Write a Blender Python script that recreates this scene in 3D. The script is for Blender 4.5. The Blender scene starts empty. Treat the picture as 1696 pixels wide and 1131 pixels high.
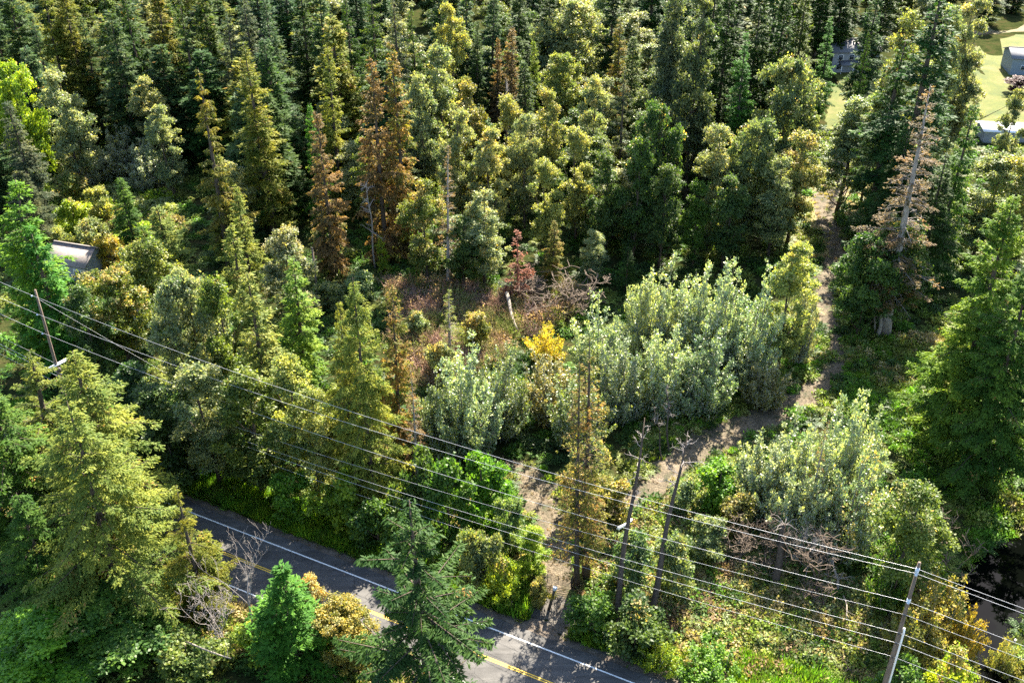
import bpy, math, random
import numpy as np
from mathutils import Vector

# ------------------------------------------------------------------ camera, sky, sun, exposure
SC = bpy.context.scene
COL = SC.collection
H = 79.0                      # drone height above the ground
TH = math.radians(32.0)       # pitch below the horizon
FPX = 1700.0                  # focal length in pixels of the 1696 px wide photograph
cd = bpy.data.cameras.new('camera'); cam = bpy.data.objects.new('camera', cd); COL.objects.link(cam)
cd.sensor_width = 36.0; cd.lens = 36.0 * FPX / 1696.0
cd.clip_start = 1.0; cd.clip_end = 5000.0
cam.location = (0, 0, H); cam.rotation_euler = (math.radians(90) - TH, 0, 0)
SC.camera = cam

SUN_AZ = math.atan2(2.0, 5.0); SUN_EL = math.radians(43.0)
w = bpy.data.worlds.new('World'); SC.world = w; w.use_nodes = True
nt = w.node_tree; nt.nodes.clear()
sky = nt.nodes.new('ShaderNodeTexSky'); sky.sky_type = 'NISHITA'; sky.sun_disc = False
sky.sun_elevation = SUN_EL; sky.sun_rotation = SUN_AZ
bg = nt.nodes.new('ShaderNodeBackground'); bg.inputs[1].default_value = 0.078
wo = nt.nodes.new('ShaderNodeOutputWorld')
nt.links.new(sky.outputs[0], bg.inputs[0]); nt.links.new(bg.outputs[0], wo.inputs[0])
sl = bpy.data.lights.new('sun', 'SUN'); sl.energy = 5.0; sl.angle = math.radians(0.53); sl.color = (1.0, 0.91, 0.76)
sun = bpy.data.objects.new('sun', sl); COL.objects.link(sun)
sdir = Vector((math.sin(SUN_AZ) * math.cos(SUN_EL), math.cos(SUN_AZ) * math.cos(SUN_EL), math.sin(SUN_EL)))
sun.rotation_euler = (-sdir).to_track_quat('-Z', 'Y').to_euler()
sun.location = (60, 150, 200)
SC.view_settings.view_transform = 'Standard'; SC.view_settings.look = 'None'
SC.view_settings.gamma = 1.0; SC.view_settings.use_curve_mapping = False
SC.view_settings.exposure = 2.75
SC.render.engine = 'CYCLES'
SC.cycles.max_bounces = 5; SC.cycles.diffuse_bounces = 2; SC.cycles.glossy_bounces = 1
SC.cycles.transmission_bounces = 3; SC.cycles.transparent_max_bounces = 4
SC.cycles.use_denoising = False
SC.cycles.sample_clamp_indirect = 4.0; SC.cycles.sample_clamp_direct = 12.0
SC.render.film_transparent = False

# ------------------------------------------------------------------ from a pixel of the photograph to a place on the ground
CT, ST = math.cos(TH), math.sin(TH)
def ray(px, py):
    u, v = px - 848.0, py - 565.5
    return u, FPX * CT - v * ST, FPX * ST + v * CT
def G(px, py, z=0.0):
    u, fy, d = ray(px, py); k = (H - z) / d
    return u * k, fy * k
def P(x, y, z):
    yy, zz = y, z - H
    dep = yy * CT - zz * ST; up = yy * ST + zz * CT
    return 848 + FPX * x / dep, 565.5 - FPX * up / dep, dep

# ------------------------------------------------------------------ small helpers
def mesh_np(name, v, f, mat=None, smooth=False, attrs=None):
    """v (N,3), f (M,k) all the same k"""
    v = np.asarray(v, np.float32).reshape(-1, 3); f = np.asarray(f, np.int32)
    m = bpy.data.meshes.new(name)
    k = f.shape[1]
    m.vertices.add(len(v)); m.vertices.foreach_set('co', v.ravel())
    m.loops.add(f.size); m.loops.foreach_set('vertex_index', f.ravel())
    m.polygons.add(len(f)); m.polygons.foreach_set('loop_start', np.arange(len(f), dtype=np.int32) * k)
    m.polygons.foreach_set('loop_total', np.full(len(f), k, np.int32))
    if smooth: m.polygons.foreach_set('use_smooth', np.ones(len(f), bool))
    for an, (dom, arr) in (attrs or {}).items():
        a = m.attributes.new(an, 'FLOAT', dom); a.data.foreach_set('value', np.asarray(arr, np.float32).ravel())
    if mat: m.materials.append(mat)
    m.update(calc_edges=True)
    return m
def obj(name, mesh, parent=None):
    o = bpy.data.objects.new(name, mesh); COL.objects.link(o)
    if parent: o.parent = parent
    return o
def tag(o, label=None, cat=None, group=None, kind=None):
    if label: o['label'] = label
    if cat: o['category'] = cat
    if group: o['group'] = group
    if kind: o['kind'] = kind
    return o
def empty(name, loc, rz=0.0):
    o = bpy.data.objects.new(name, None); COL.objects.link(o)
    o.location = loc; o.rotation_euler = (0, 0, rz); o.empty_display_size = 0.5
    return o
class MB:
    def __init__(s): s.v = []; s.f = []; s.n = 0
    def add(s, v, f):
        v = np.asarray(v, float).reshape(-1, 3); f = np.asarray(f, int)
        s.v.append(v); s.f.append(f + s.n); s.n += len(v)
    def box(s, c, size, rz=0.0, M=None):
        sx, sy, sz = [q / 2 for q in size]
        v = np.array([[x, y, z] for x in (-sx, sx) for y in (-sy, sy) for z in (-sz, sz)], float)
        if M is not None: v = v @ np.array(M, float).T
        cs, sn = math.cos(rz), math.sin(rz)
        v = np.stack([v[:, 0] * cs - v[:, 1] * sn, v[:, 0] * sn + v[:, 1] * cs, v[:, 2]], 1) + np.array(c, float)
        s.add(v, [[0, 1, 3, 2], [4, 6, 7, 5], [0, 4, 5, 1], [2, 3, 7, 6], [0, 2, 6, 4], [1, 5, 7, 3]])
    def tube(s, pts, rad, k=6, cap=True):
        pts = np.asarray(pts, float); n = len(pts); rad = np.broadcast_to(np.asarray(rad, float), (n,))
        t = np.gradient(pts, axis=0); t /= np.linalg.norm(t, axis=1, keepdims=True) + 1e-9
        ref = np.where(np.abs(t[:, 2:3]) > 0.9, np.array([[1., 0, 0]]), np.array([[0, 0, 1.]]))
        a = np.cross(t, ref); a /= np.linalg.norm(a, axis=1, keepdims=True) + 1e-9
        b = np.cross(t, a)
        ang = np.arange(k) * 2 * math.pi / k
        v = pts[:, None] + rad[:, None, None] * (np.cos(ang)[None, :, None] * a[:, None] + np.sin(ang)[None, :, None] * b[:, None])
        f = []
        for i in range(n - 1):
            for j in range(k):
                f.append([i * k + j, i * k + (j + 1) % k, (i + 1) * k + (j + 1) % k, (i + 1) * k + j])
        if cap and k == 4: f.append([(n - 1) * k + j for j in range(4)])
        elif cap and k == 6:
            q = (n - 1) * k; f.append([q, q + 1, q + 2, q + 3]); f.append([q, q + 3, q + 4, q + 5])
            f.append([3, 2, 1, 0]); f.append([5, 4, 3, 0])
        s.add(v.reshape(-1, 3), f)
    def mesh(s, name, mat, smooth=False):
        return mesh_np(name, np.concatenate(s.v), np.concatenate(s.f), mat, smooth)
    def build(s, name, mat, parent=None, smooth=False):
        return obj(name, s.mesh(name, mat, smooth), parent)
def unit(a): return a / (np.linalg.norm(a, axis=-1, keepdims=True) + 1e-9)

# ------------------------------------------------------------------ materials
MATS = {}
def newmat(name):
    m = bpy.data.materials.new(name); m.use_nodes = True; m.node_tree.nodes.clear(); MATS[name] = m
    return m, m.node_tree.nodes, m.node_tree.links
def ramp(N, stops):
    r = N.new('ShaderNodeValToRGB'); e = r.color_ramp.elements
    e[0].position, e[0].color = stops[0][0], (*stops[0][1], 1)
    e[1].position, e[1].color = stops[-1][0], (*stops[-1][1], 1)
    for p, c in stops[1:-1]: q = e.new(p); q.color = (*c, 1)
    return r
def leaf_mat(name, accent, transl=0.4, rough=0.45, spec=0.5, under=None, color=None, lo=0.42, hi=1.65, inst=False):
    """leaf colour = the object's own colour, varied leaf by leaf; alpha of the colour = share of leaves that have turned"""
    m, N, L = newmat(name)
    at = N.new('ShaderNodeAttribute'); at.attribute_name = 'var'
    at2 = N.new('ShaderNodeAttribute'); at2.attribute_name = 'turn'
    if inst:
        ai = N.new('ShaderNodeAttribute'); ai.attribute_name = 'tint'; ai.attribute_type = 'INSTANCER'
        base = ai.outputs['Color']
        alpha = ai.outputs['Alpha']
        if color:
            rp = ramp(N, color); L.new(ai.outputs['Fac'], rp.inputs[0]); base = rp.outputs[0]
            alpha = None
    else:
        oi = N.new('ShaderNodeObjectInfo'); base = oi.outputs['Color']; alpha = oi.outputs['Alpha']
    mr = N.new('ShaderNodeMapRange'); mr.inputs[3].default_value = lo; mr.inputs[4].default_value = hi
    L.new(at.outputs['Fac'], mr.inputs[0])
    mul = N.new('ShaderNodeVectorMath'); mul.operation = 'SCALE'
    last = base
    if alpha is not None:
        cmp_ = N.new('ShaderNodeMath'); cmp_.operation = 'LESS_THAN'
        L.new(at2.outputs['Fac'], cmp_.inputs[0]); L.new(alpha, cmp_.inputs[1])
        mx = N.new('ShaderNodeMix'); mx.data_type = 'RGBA'; mx.inputs[7].default_value = (*accent, 1)
        L.new(cmp_.outputs[0], mx.inputs[0]); L.new(base, mx.inputs[6]); last = mx.outputs[2]
    # hue drifts from blue-green to yellow-green from leaf to leaf and from bough to bough
    hr = ramp(N, [(0.15, (0.72, 1.0, 1.05)), (0.5, (1.0, 1.0, 1.0)), (0.85, (1.32, 1.08, 0.72))]); L.new(at.outputs['Fac'], hr.inputs[0])
    hm = N.new('ShaderNodeVectorMath'); hm.operation = 'MULTIPLY'; L.new(last, hm.inputs[0]); L.new(hr.outputs[0], hm.inputs[1]); last = hm.outputs[0]
    L.new(last, mul.inputs[0]); L.new(mr.outputs[0], mul.inputs[3])
    col = mul.outputs[0]
    if under:
        g = N.new('ShaderNodeNewGeometry'); mu = N.new('ShaderNodeMix'); mu.data_type = 'RGBA'
        mu.inputs[7].default_value = (*under, 1)
        L.new(g.outputs['Backfacing'], mu.inputs[0]); L.new(col, mu.inputs[6]); col = mu.outputs[2]
    p = N.new('ShaderNodeBsdfPrincipled'); p.inputs['Roughness'].default_value = rough
    p.inputs['Specular IOR Level'].default_value = spec
    L.new(col, p.inputs['Base Color'])
    t = N.new('ShaderNodeBsdfTranslucent')
    tc = N.new('ShaderNodeVectorMath'); tc.operation = 'MULTIPLY'; tc.inputs[1].default_value = (1.24, 1.28, 0.58)
    L.new(last if not under else mul.outputs[0], tc.inputs[0])
    tc2 = N.new('ShaderNodeVectorMath'); tc2.operation = 'SCALE'; L.new(tc.outputs[0], tc2.inputs[0]); L.new(mr.outputs[0], tc2.inputs[3])
    L.new(tc2.outputs[0], t.inputs[0])
    ms = N.new('ShaderNodeMixShader'); ms.inputs[0].default_value = transl
    L.new(p.outputs[0], ms.inputs[1]); L.new(t.outputs[0], ms.inputs[2])
    o = N.new('ShaderNodeOutputMaterial'); L.new(ms.outputs[0], o.inputs[0])
    return m
def noise_mat(name, stops, scale, rough=0.9, detail=6, bump=0.0, bscale=None, spec=0.2, stretch=None, distort=0.0, scale2=None, stops2=None):
    m, N, L = newmat(name)
    tc = N.new('ShaderNodeTexCoord'); src = tc.outputs['Object']
    if stretch:
        mp = N.new('ShaderNodeMapping'); mp.inputs['Scale'].default_value = stretch; L.new(src, mp.inputs[0]); src = mp.outputs[0]
    n = N.new('ShaderNodeTexNoise'); n.inputs['Scale'].default_value = scale; n.inputs['Detail'].default_value = detail
    n.inputs['Roughness'].default_value = 0.65; n.inputs['Distortion'].default_value = distort
    L.new(src, n.inputs['Vector'])
    r = ramp(N, stops); L.new(n.outputs['Fac'], r.inputs[0]); col = r.outputs[0]
    if scale2:
        n2 = N.new('ShaderNodeTexNoise'); n2.inputs['Scale'].default_value = scale2; n2.inputs['Detail'].default_value = 4
        L.new(src, n2.inputs['Vector']); r2 = ramp(N, stops2); L.new(n2.outputs['Fac'], r2.inputs[0])
        mx = N.new('ShaderNodeMix'); mx.data_type = 'RGBA'; mx.blend_type = 'MULTIPLY'; mx.inputs[0].default_value = 1.0
        L.new(col, mx.inputs[6]); L.new(r2.outputs[0], mx.inputs[7]); col = mx.outputs[2]
    p = N.new('ShaderNodeBsdfPrincipled'); p.inputs['Roughness'].default_value = rough
    p.inputs['Specular IOR Level'].default_value = spec
    L.new(col, p.inputs['Base Color'])
    if bump:
        b = N.new('ShaderNodeBump'); b.inputs['Strength'].default_value = bump; b.inputs['Distance'].default_value = 0.15
        nb = N.new('ShaderNodeTexNoise'); nb.inputs['Scale'].default_value = bscale or scale * 3; nb.inputs['Detail'].default_value = 5
        L.new(src, nb.inputs['Vector']); L.new(nb.outputs['Fac'], b.inputs['Height']); L.new(b.outputs[0], p.inputs['Normal'])
    o = N.new('ShaderNodeOutputMaterial'); L.new(p.outputs[0], o.inputs[0])
    return m

M_needle = leaf_mat('needles', (0.22, 0.14, 0.045), transl=0.42, rough=0.6, spec=0.12)
M_leaf = leaf_mat('broad_leaves', (0.33, 0.27, 0.10), transl=0.48, rough=0.5, spec=0.32)
M_silver = leaf_mat('silver_leaves', (0.34, 0.27, 0.05), transl=0.34, rough=0.5, spec=1.0, under=(0.46, 0.48, 0.41))
M_deadleaf = leaf_mat('dead_foliage', (0.30, 0.14, 0.04), transl=0.25, rough=0.7, spec=0.2)
M_bark = noise_mat('dark_bark', [(0.3, (0.035, 0.026, 0.02)), (0.7, (0.11, 0.085, 0.065))], 3.0, stretch=(3, 3, .5), bump=0.6)
M_palebark = noise_mat('pale_bark', [(0.3, (0.12, 0.10, 0.08)), (0.7, (0.34, 0.30, 0.25))], 3.0, stretch=(3, 3, .6), bump=0.4)
M_deadwood = noise_mat('grey_dead_wood', [(0.3, (0.16, 0.135, 0.12)), (0.7, (0.36, 0.32, 0.29))], 4.0, stretch=(3, 3, .5), bump=0.4)
M_browntwig = noise_mat('brown_twigs', [(0.3, (0.06, 0.044, 0.032)), (0.7, (0.14, 0.108, 0.082))], 4.0)
M_redtwig = noise_mat('red_twigs', [(0.3, (0.15, 0.05, 0.035)), (0.7, (0.28, 0.12, 0.085))], 4.0)
# ------------------------------------------------------------------ ground
def smooth(a, b, x):
    t = np.clip((x - a) / (b - a), 0, 1); return t * t * (3 - 2 * t)
RD = np.array([0.895, -0.446]); RN = np.array([0.446, 0.895])      # road direction, its far side
RP = np.array(G(581, 999.5))                                        # on the yellow centre line
def road_s(x, y): return (x - RP[0]) * RN[0] + (y - RP[1]) * RN[1]  # signed distance from the centre line
def road_pt(t, s): return RP[0] + RD[0] * t + RN[0] * s, RP[1] + RD[1] * t + RN[1] * s
STREAM = np.array([G(1990, 760), G(1860, 850), G(1740, 905), G(1668, 955), G(1640, 1010), G(1645, 1060), G(1660, 1110), G(1690, 1180), G(1740, 1300)])
STREAM_W = np.array([3.0, 3.0, 3.2, 3.2, 1.8, 1.0, 1.0, 1.4, 1.4])
def resample(pts, step, wid=None):
    pts = np.asarray(pts, float); n = len(pts)
    # Catmull-Rom
    out = []; ow = []
    for i in range(n - 1):
        p0 = pts[max(i - 1, 0)]; p1 = pts[i]; p2 = pts[i + 1]; p3 = pts[min(i + 2, n - 1)]
        k = max(2, int(np.linalg.norm(p2 - p1) / step))
        for j in range(k):
            t = j / k
            out.append(0.5 * ((2 * p1) + (-p0 + p2) * t + (2 * p0 - 5 * p1 + 4 * p2 - p3) * t * t + (-p0 + 3 * p1 - 3 * p2 + p3) * t ** 3))
            if wid is not None: ow.append(wid[i] * (1 - t) + wid[i + 1] * t)
    out.append(pts[-1]); ow.append(wid[-1] if wid is not None else 0)
    return np.array(out), np.array(ow)
SP, SW = resample(STREAM, 1.0, STREAM_W)
def dist_line(x, y, pts):
    x = np.asarray(x, float); y = np.asarray(y, float); sh = x.shape
    x = x.ravel(); y = y.ravel(); out = np.full(x.shape, 1e9); idx = np.zeros(x.shape, int)
    for i, p in enumerate(pts):
        d = np.hypot(x - p[0], y - p[1]); mk = d < out; out[mk] = d[mk]; idx[mk] = i
    return out.reshape(sh), idx.reshape(sh)
def ground_z(x, y):
    x = np.asarray(x, float); y = np.asarray(y, float)
    z = 0.35 * np.sin(x / 23.0 + 1.3) * np.sin(y / 31.0) + 0.25 * np.sin(x / 11.0 - y / 14.0)
    s = np.abs(road_s(x, y))
    z = z * smooth(6, 22, s)
    z = z - 0.35 * smooth(5.5, 7.5, s) * (1 - smooth(8.5, 14, s))
    d, i = dist_line(x, y, SP)
    wv = SW[i]
    z = z - 2.0 * (1 - smooth(0, 1, (d - wv) / 4.5)) * smooth(5.5, 9, s)
    return z

FOOT = [G(925, 1010), G(922, 955), G(925, 905), G(915, 865), G(893, 825), G(868, 782), G(835, 765)]
TRACK = [G(925, 905), G(960, 872), G(1010, 850), G(1070, 812), G(1150, 750), G(1225, 712), G(1290, 680), G(1345, 650), G(1385, 600), G(1372, 540), G(1362, 480),
         G(1385, 425), G(1375, 380), G(1370, 330), G(1395, 290), G(1400, 240)]
FP, FW = resample(FOOT, 1.0, [2.8, 2.2, 2.2, 2.7, 3.0, 2.0, 1.0])
TP, TW = resample(TRACK, 1.0, [1.0, 0.9, 1.1, 2.0, 2.4, 2.6, 2.2, 1.6, 1.3, 1.5, 1.7, 1.7, 2.2, 3.0, 3.0, 1.8])

def axis(fine0, fine1, step, far0, far1):
    a = list(np.arange(fine0, fine1 + step, step)); s = step; x = fine1
    while x < far1: s *= 1.35; x += s; a.append(min(x, far1))
    s = step; x = fine0; b = []
    while x > far0: s *= 1.35; x -= s; b.append(max(x, far0))
    return np.array(sorted(set(b + a)))
gx = axis(-70, 90, 1.0, -1800, 1800); gy = axis(20, 190, 1.0, -600, 3500)
XX, YY = np.meshgrid(gx, gy); ZZ = ground_z(XX, YY)
nx, ny = len(gx), len(gy)
ii = np.arange(nx * ny).reshape(ny, nx)
gf = np.stack([ii[:-1, :-1], ii[:-1, 1:], ii[1:, 1:], ii[1:, :-1]], -1).reshape(-1, 4)
M_ground = noise_mat('forest_floor', [(0.3, (0.012, 0.018, 0.007)), (0.5, (0.030, 0.038, 0.013)), (0.62, (0.045, 0.040, 0.018)), (0.8, (0.035, 0.055, 0.012))], 0.35, bump=0.7, bscale=4.0, spec=0.0, rough=1.0,
                     scale2=5.0, stops2=[(0.25, (0.45, 0.45, 0.45)), (0.75, (1.3, 1.25, 1.2))])
g = obj('ground', mesh_np('ground', np.stack([XX, YY, ZZ], -1).reshape(-1, 3), gf, M_ground, True))
tag(g, kind='structure')

def ribbon(name, cpts, hw_l, hw_r, mat, dz, nacross=5, ragged=0.0, seed=0, kind='structure'):
    rng = np.random.default_rng(seed)
    c = np.asarray(cpts, float); t = unit(np.gradient(c, axis=0)); nrm = np.stack([-t[:, 1], t[:, 0]], 1)
    n = len(c); q = np.linspace(0, 1, nacross)
    rl = hw_l * (1 + ragged * rng.normal(size=n)); rr = hw_r * (1 + ragged * rng.normal(size=n))
    off = rl[:, None] * (1 - q) - rr[:, None] * q
    xy = c[:, None] + nrm[:, None] * off[..., None]
    z = ground_z(xy[..., 0], xy[..., 1]) + dz
    z[:, 0] -= dz * 0.7; z[:, -1] -= dz * 0.7
    v = np.concatenate([xy, z[..., None]], -1).reshape(-1, 3)
    ii = np.arange(n * nacross).reshape(n, nacross)
    f = np.stack([ii[:-1, 1:], ii[:-1, :-1], ii[1:, :-1], ii[1:, 1:]], -1).reshape(-1, 4)
    o = obj(name, mesh_np(name, v, f, mat, True)); tag(o, kind=kind)
    return o
M_dirt = noise_mat('bare_dirt', [(0.34, (0.035, 0.042, 0.018)), (0.45, (0.080, 0.066, 0.044)), (0.57, (0.118, 0.094, 0.064)), (0.72, (0.165, 0.135, 0.098))], 0.55, bump=0.9, bscale=5, distort=.6,
                   scale2=6.0, stops2=[(0.3, (0.42, 0.42, 0.40)), (0.66, (1.3, 1.28, 1.25))])
M_drygrass = noise_mat('dry_grass_floor', [(0.3, (0.12, 0.10, 0.03)), (0.55, (0.2, 0.16, 0.06)), (0.75, (0.12, 0.15, 0.03))], 0.6, bump=0.5, bscale=6,
                   scale2=9.0, stops2=[(0.28, (0.5, 0.5, 0.5)), (0.7, (1.25, 1.25, 1.25))])
ribbon('footpath', FP, FW, FW, M_dirt, 0.035, 7, 0.16, 2)
ribbon('dirt_path', TP, TW, TW, M_dirt, 0.045, 7, 0.16, 3)

# road: gravel verge, asphalt, painted lines, each a few millimetres above the one below
def road_mat():
    m, N, L = newmat('asphalt')
    tc = N.new('ShaderNodeTexCoord')
    n1 = N.new('ShaderNodeTexNoise'); n1.inputs['Scale'].default_value = 0.35; n1.inputs['Detail'].default_value = 5
    n2 = N.new('ShaderNodeTexNoise'); n2.inputs['Scale'].default_value = 14; n2.inputs['Detail'].default_value = 3
    mp = N.new('ShaderNodeMapping'); mp.inputs['Rotation'].default_value = (0, 0, math.atan2(-RD[1], RD[0])); mp.inputs['Scale'].default_value = (0.05, 1.15, 1)
    n3 = N.new('ShaderNodeTexNoise'); n3.inputs['Scale'].default_value = 1.6; n3.inputs['Detail'].default_value = 3
    L.new(tc.outputs['Object'], n1.inputs[0]); L.new(tc.outputs['Object'], n2.inputs[0]); L.new(tc.outputs['Object'], mp.inputs[0]); L.new(mp.outputs[0], n3.inputs[0])
    r = ramp(N, [(0.3, (0.050, 0.048, 0.046)), (0.7, (0.095, 0.091, 0.086))]); L.new(n1.outputs[0], r.inputs[0])
    r2 = ramp(N, [(0.3, (0.75, 0.75, 0.75)), (0.7, (1.15, 1.15, 1.15))]); L.new(n2.outputs[0], r2.inputs[0])
    r3 = ramp(N, [(0.35, (0.78, 0.78, 0.78)), (0.65, (1.12, 1.12, 1.12))]); L.new(n3.outputs[0], r3.inputs[0])
    a = N.new('ShaderNodeVectorMath'); a.operation = 'MULTIPLY'; L.new(r.outputs[0], a.inputs[0]); L.new(r2.outputs[0], a.inputs[1])
    b = N.new('ShaderNodeVectorMath'); b.operation = 'MULTIPLY'; L.new(a.outputs[0], b.inputs[0]); L.new(r3.outputs[0], b.inputs[1])
    # thin cracks
    vo = N.new('ShaderNodeTexVoronoi'); vo.feature = 'DISTANCE_TO_EDGE'; vo.inputs['Scale'].default_value = 0.33
    wd = N.new('ShaderNodeVectorMath'); wd.operation = 'ADD'; sc_ = N.new('ShaderNodeVectorMath'); sc_.operation = 'SCALE'; sc_.inputs[3].default_value = 1.2
    L.new(n1.outputs['Color'], sc_.inputs[0]); L.new(tc.outputs['Object'], wd.inputs[0]); L.new(sc_.outputs[0], wd.inputs[1]); L.new(wd.outputs[0], vo.inputs[0])
    rc = ramp(N, [(0.0, (0.45, 0.45, 0.45)), (0.012, (1, 1, 1))]); L.new(vo.outputs['Distance'], rc.inputs[0])
    c = N.new('ShaderNodeVectorMath'); c.operation = 'MULTIPLY'; L.new(b.outputs[0], c.inputs[0]); L.new(rc.outputs[0], c.inputs[1])
    p = N.new('ShaderNodeBsdfPrincipled'); p.inputs['Roughness'].default_value = 0.8; p.inputs['Specular IOR Level'].default_value = 0.25
    L.new(c.outputs[0], p.inputs['Base Color'])
    bp = N.new('ShaderNodeBump'); bp.inputs['Strength'].default_value = 0.25; bp.inputs['Distance'].default_value = 0.02
    L.new(n2.outputs[0], bp.inputs['Height']); L.new(bp.outputs[0], p.inputs['Normal'])
    o = N.new('ShaderNodeOutputMaterial'); L.new(p.outputs[0], o.inputs[0]); return m
def strip(name, t0, t1, s0, s1, mat, dz, step=2.0, ragged=0.0, seed=0, ragL=0.0):
    rng = np.random.default_rng(seed); n = int((t1 - t0) / step) + 1
    t = np.linspace(t0, t1, n); q = np.linspace(0, 1, 5)
    e0 = s0 + ragL * rng.normal(size=n); e1 = s1 + ragged * rng.normal(size=n)
    s = e0[:, None] * (1 - q) + e1[:, None] * q
    x = RP[0] + RD[0] * t[:, None] + RN[0] * s; y = RP[1] + RD[1] * t[:, None] + RN[1] * s
    z = np.full(x.shape, dz)
    ii = np.arange(n * 5).reshape(n, 5)
    f = np.stack([ii[:-1, :-1], ii[1:, :-1], ii[1:, 1:], ii[:-1, 1:]], -1).reshape(-1, 4)
    f = f[:, ::1]
    o = obj(name, mesh_np(name, np.stack([x, y, z], -1).reshape(-1, 3), f, mat, True)); tag(o, kind='structure'); return o
M_gravel = noise_mat('verge_gravel', [(0.3, (0.055, 0.045, 0.034)), (0.6, (0.13, 0.105, 0.082)), (0.75, (0.2, 0.172, 0.14))], 1.2, bump=0.6, bscale=14,
                     scale2=14.0, stops2=[(0.3, (0.55, 0.55, 0.55)), (0.7, (1.3, 1.3, 1.3))])
M_line = noise_mat('white_road_paint', [(0.3, (0.5, 0.5, 0.49)), (0.6, (0.78, 0.78, 0.76))], 6, rough=0.6)
M_yline = noise_mat('yellow_road_paint', [(0.3, (0.48, 0.29, 0.03)), (0.6, (0.74, 0.47, 0.06))], 6, rough=0.6)
strip('gravel_verge', -320, 320, -6.2, 6.6, M_gravel, 0.012, 1.0, 0.35, 5, 0.3)
strip('road', -320, 320, -4.6, 4.9, road_mat(), 0.03, 1.0, 0.07, 6, 0.07)
strip('edge_line', -320, 320, 3.45, 3.60, M_line, 0.035)
strip('edge_line', -320, 320, -3.60, -3.45, M_line, 0.035)
strip('centre_line', -320, 320, 0.06, 0.18, M_yline, 0.035)
strip('centre_line', -320, 320, -0.18, -0.06, M_yline, 0.035)
# driveway apron between the road and the gate
def patch(name, poly, mat, dz, seed=0, rag=0.25, n=14):
    """an irregular blob sheet: fan of rings so that it follows the ground"""
    rng = np.random.default_rng(seed); poly = np.array(poly, float); c = poly.mean(0)
    pp, _ = resample(np.vstack([poly, poly[:1]]), 1.5); pp = pp[:-1]; pp = pp + rng.normal(size=pp.shape) * rag
    rings = np.linspace(0.02, 1, n); v = c + (pp[None] - c) * rings[:, None, None]
    z = ground_z(v[..., 0], v[..., 1]) + dz; z[-1] -= dz * 0.6
    m = len(pp); ii = np.arange(n * m).reshape(n, m); jj = np.roll(ii, -1, 1)
    f = np.stack([ii[:-1], ii[1:], jj[1:], jj[:-1]], -1).reshape(-1, 4)
    o = obj(name, mesh_np(name, np.concatenate([v, z[..., None]], -1).reshape(-1, 3), f, mat, True)); tag(o, kind='structure'); return o
M_apron = noise_mat('worn_gravel', [(0.3, (0.045, 0.041, 0.036)), (0.6, (0.095, 0.086, 0.075))], 1.0, bump=0.4, bscale=10, scale2=12.0, stops2=[(0.3, (0.65, 0.65, 0.65)), (0.7, (1.2, 1.2, 1.2))])
patch('driveway', [G(815, 1003), G(855, 1012), G(905, 985), G(950, 990), G(985, 1040), G(1060, 1085), G(1010, 1088), G(900, 1035)], M_apron, 0.05, 3, 0.15)
M_lawn = noise_mat('lawn_grass', [(0.32, (0.035, 0.055, 0.006)), (0.5, (0.070, 0.080, 0.008)), (0.68, (0.115, 0.095, 0.030))], 0.16, bump=0.4, bscale=4, scale2=2.0, stops2=[(0.3, (0.8, 0.8, 0.8)), (0.7, (1.12, 1.12, 1.1))])
M_lawndry = noise_mat('dry_lawn', [(0.35, (0.075, 0.075, 0.025)), (0.6, (0.13, 0.10, 0.052))], 0.06, bump=0.3, bscale=4)
patch('lawn', [G(1610, 235), G(1600, 150), G(1625, 70), G(1760, 60), G(1850, 120), G(1850, 240), G(1740, 250)], M_lawn, 0.05, 4, 0.4, 30)
patch('lawn', [G(1365, 250), G(1375, 160), G(1385, 118), G(1440, 110), G(1470, 150), G(1440, 200), G(1420, 255)], M_lawn, 0.05, 5, 0.4, 30)
patch('dry_lawn', [G(1610, 62), G(1640, 5), G(1700, -20), G(1850, 0), G(1850, 100), G(1740, 52)], M_lawndry, 0.05, 6, 0.4, 20)
patch('clearing_floor', [G(1310, 420), G(1325, 350), G(1345, 300), G(1400, 290), G(1445, 320), G(1440, 400), G(1420, 460), G(1370, 470)], M_drygrass, 0.03, 7, 0.3)
# stream water and its stones
mw, N, L = newmat('dark_water')
p = N.new('ShaderNodeBsdfPrincipled'); p.inputs['Base Color'].default_value = (0.0012, 0.0016, 0.0012, 1); p.inputs['Roughness'].default_value = 0.02; p.inputs['IOR'].default_value = 1.33; p.inputs['Specular IOR Level'].default_value = 0.12
nn = N.new('ShaderNodeTexNoise'); nn.inputs['Scale'].default_value = 1.5; bb = N.new('ShaderNodeBump'); bb.inputs['Strength'].default_value = 0.02; bb.inputs['Distance'].default_value = 0.05
L.new(nn.outputs[0], bb.inputs['Height']); L.new(bb.outputs[0], p.inputs['Normal'])
o = N.new('ShaderNodeOutputMaterial'); L.new(p.outputs[0], o.inputs[0])
t = unit(np.gradient(SP, axis=0)); nrm = np.stack([-t[:, 1], t[:, 0]], 1)
wl = SP + nrm * (SW[:, None] + 1.2); wr = SP - nrm * (SW[:, None] + 1.2)
n = len(SP); v = np.concatenate([np.c_[wl, np.full(n, -1.62)], np.c_[wr, np.full(n, -1.62)]])
f = np.array([[i, n + i, n + i + 1, i + 1] for i in range(n - 1) if abs(road_s(*SP[i])) > 8])
tag(obj('stream', mesh_np('stream', v, f, mw, True)), kind='structure')
M_stone = noise_mat('pale_stone', [(0.3, (0.20, 0.19, 0.18)), (0.7, (0.46, 0.44, 0.42))], 1.5, bump=0.3)
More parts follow.
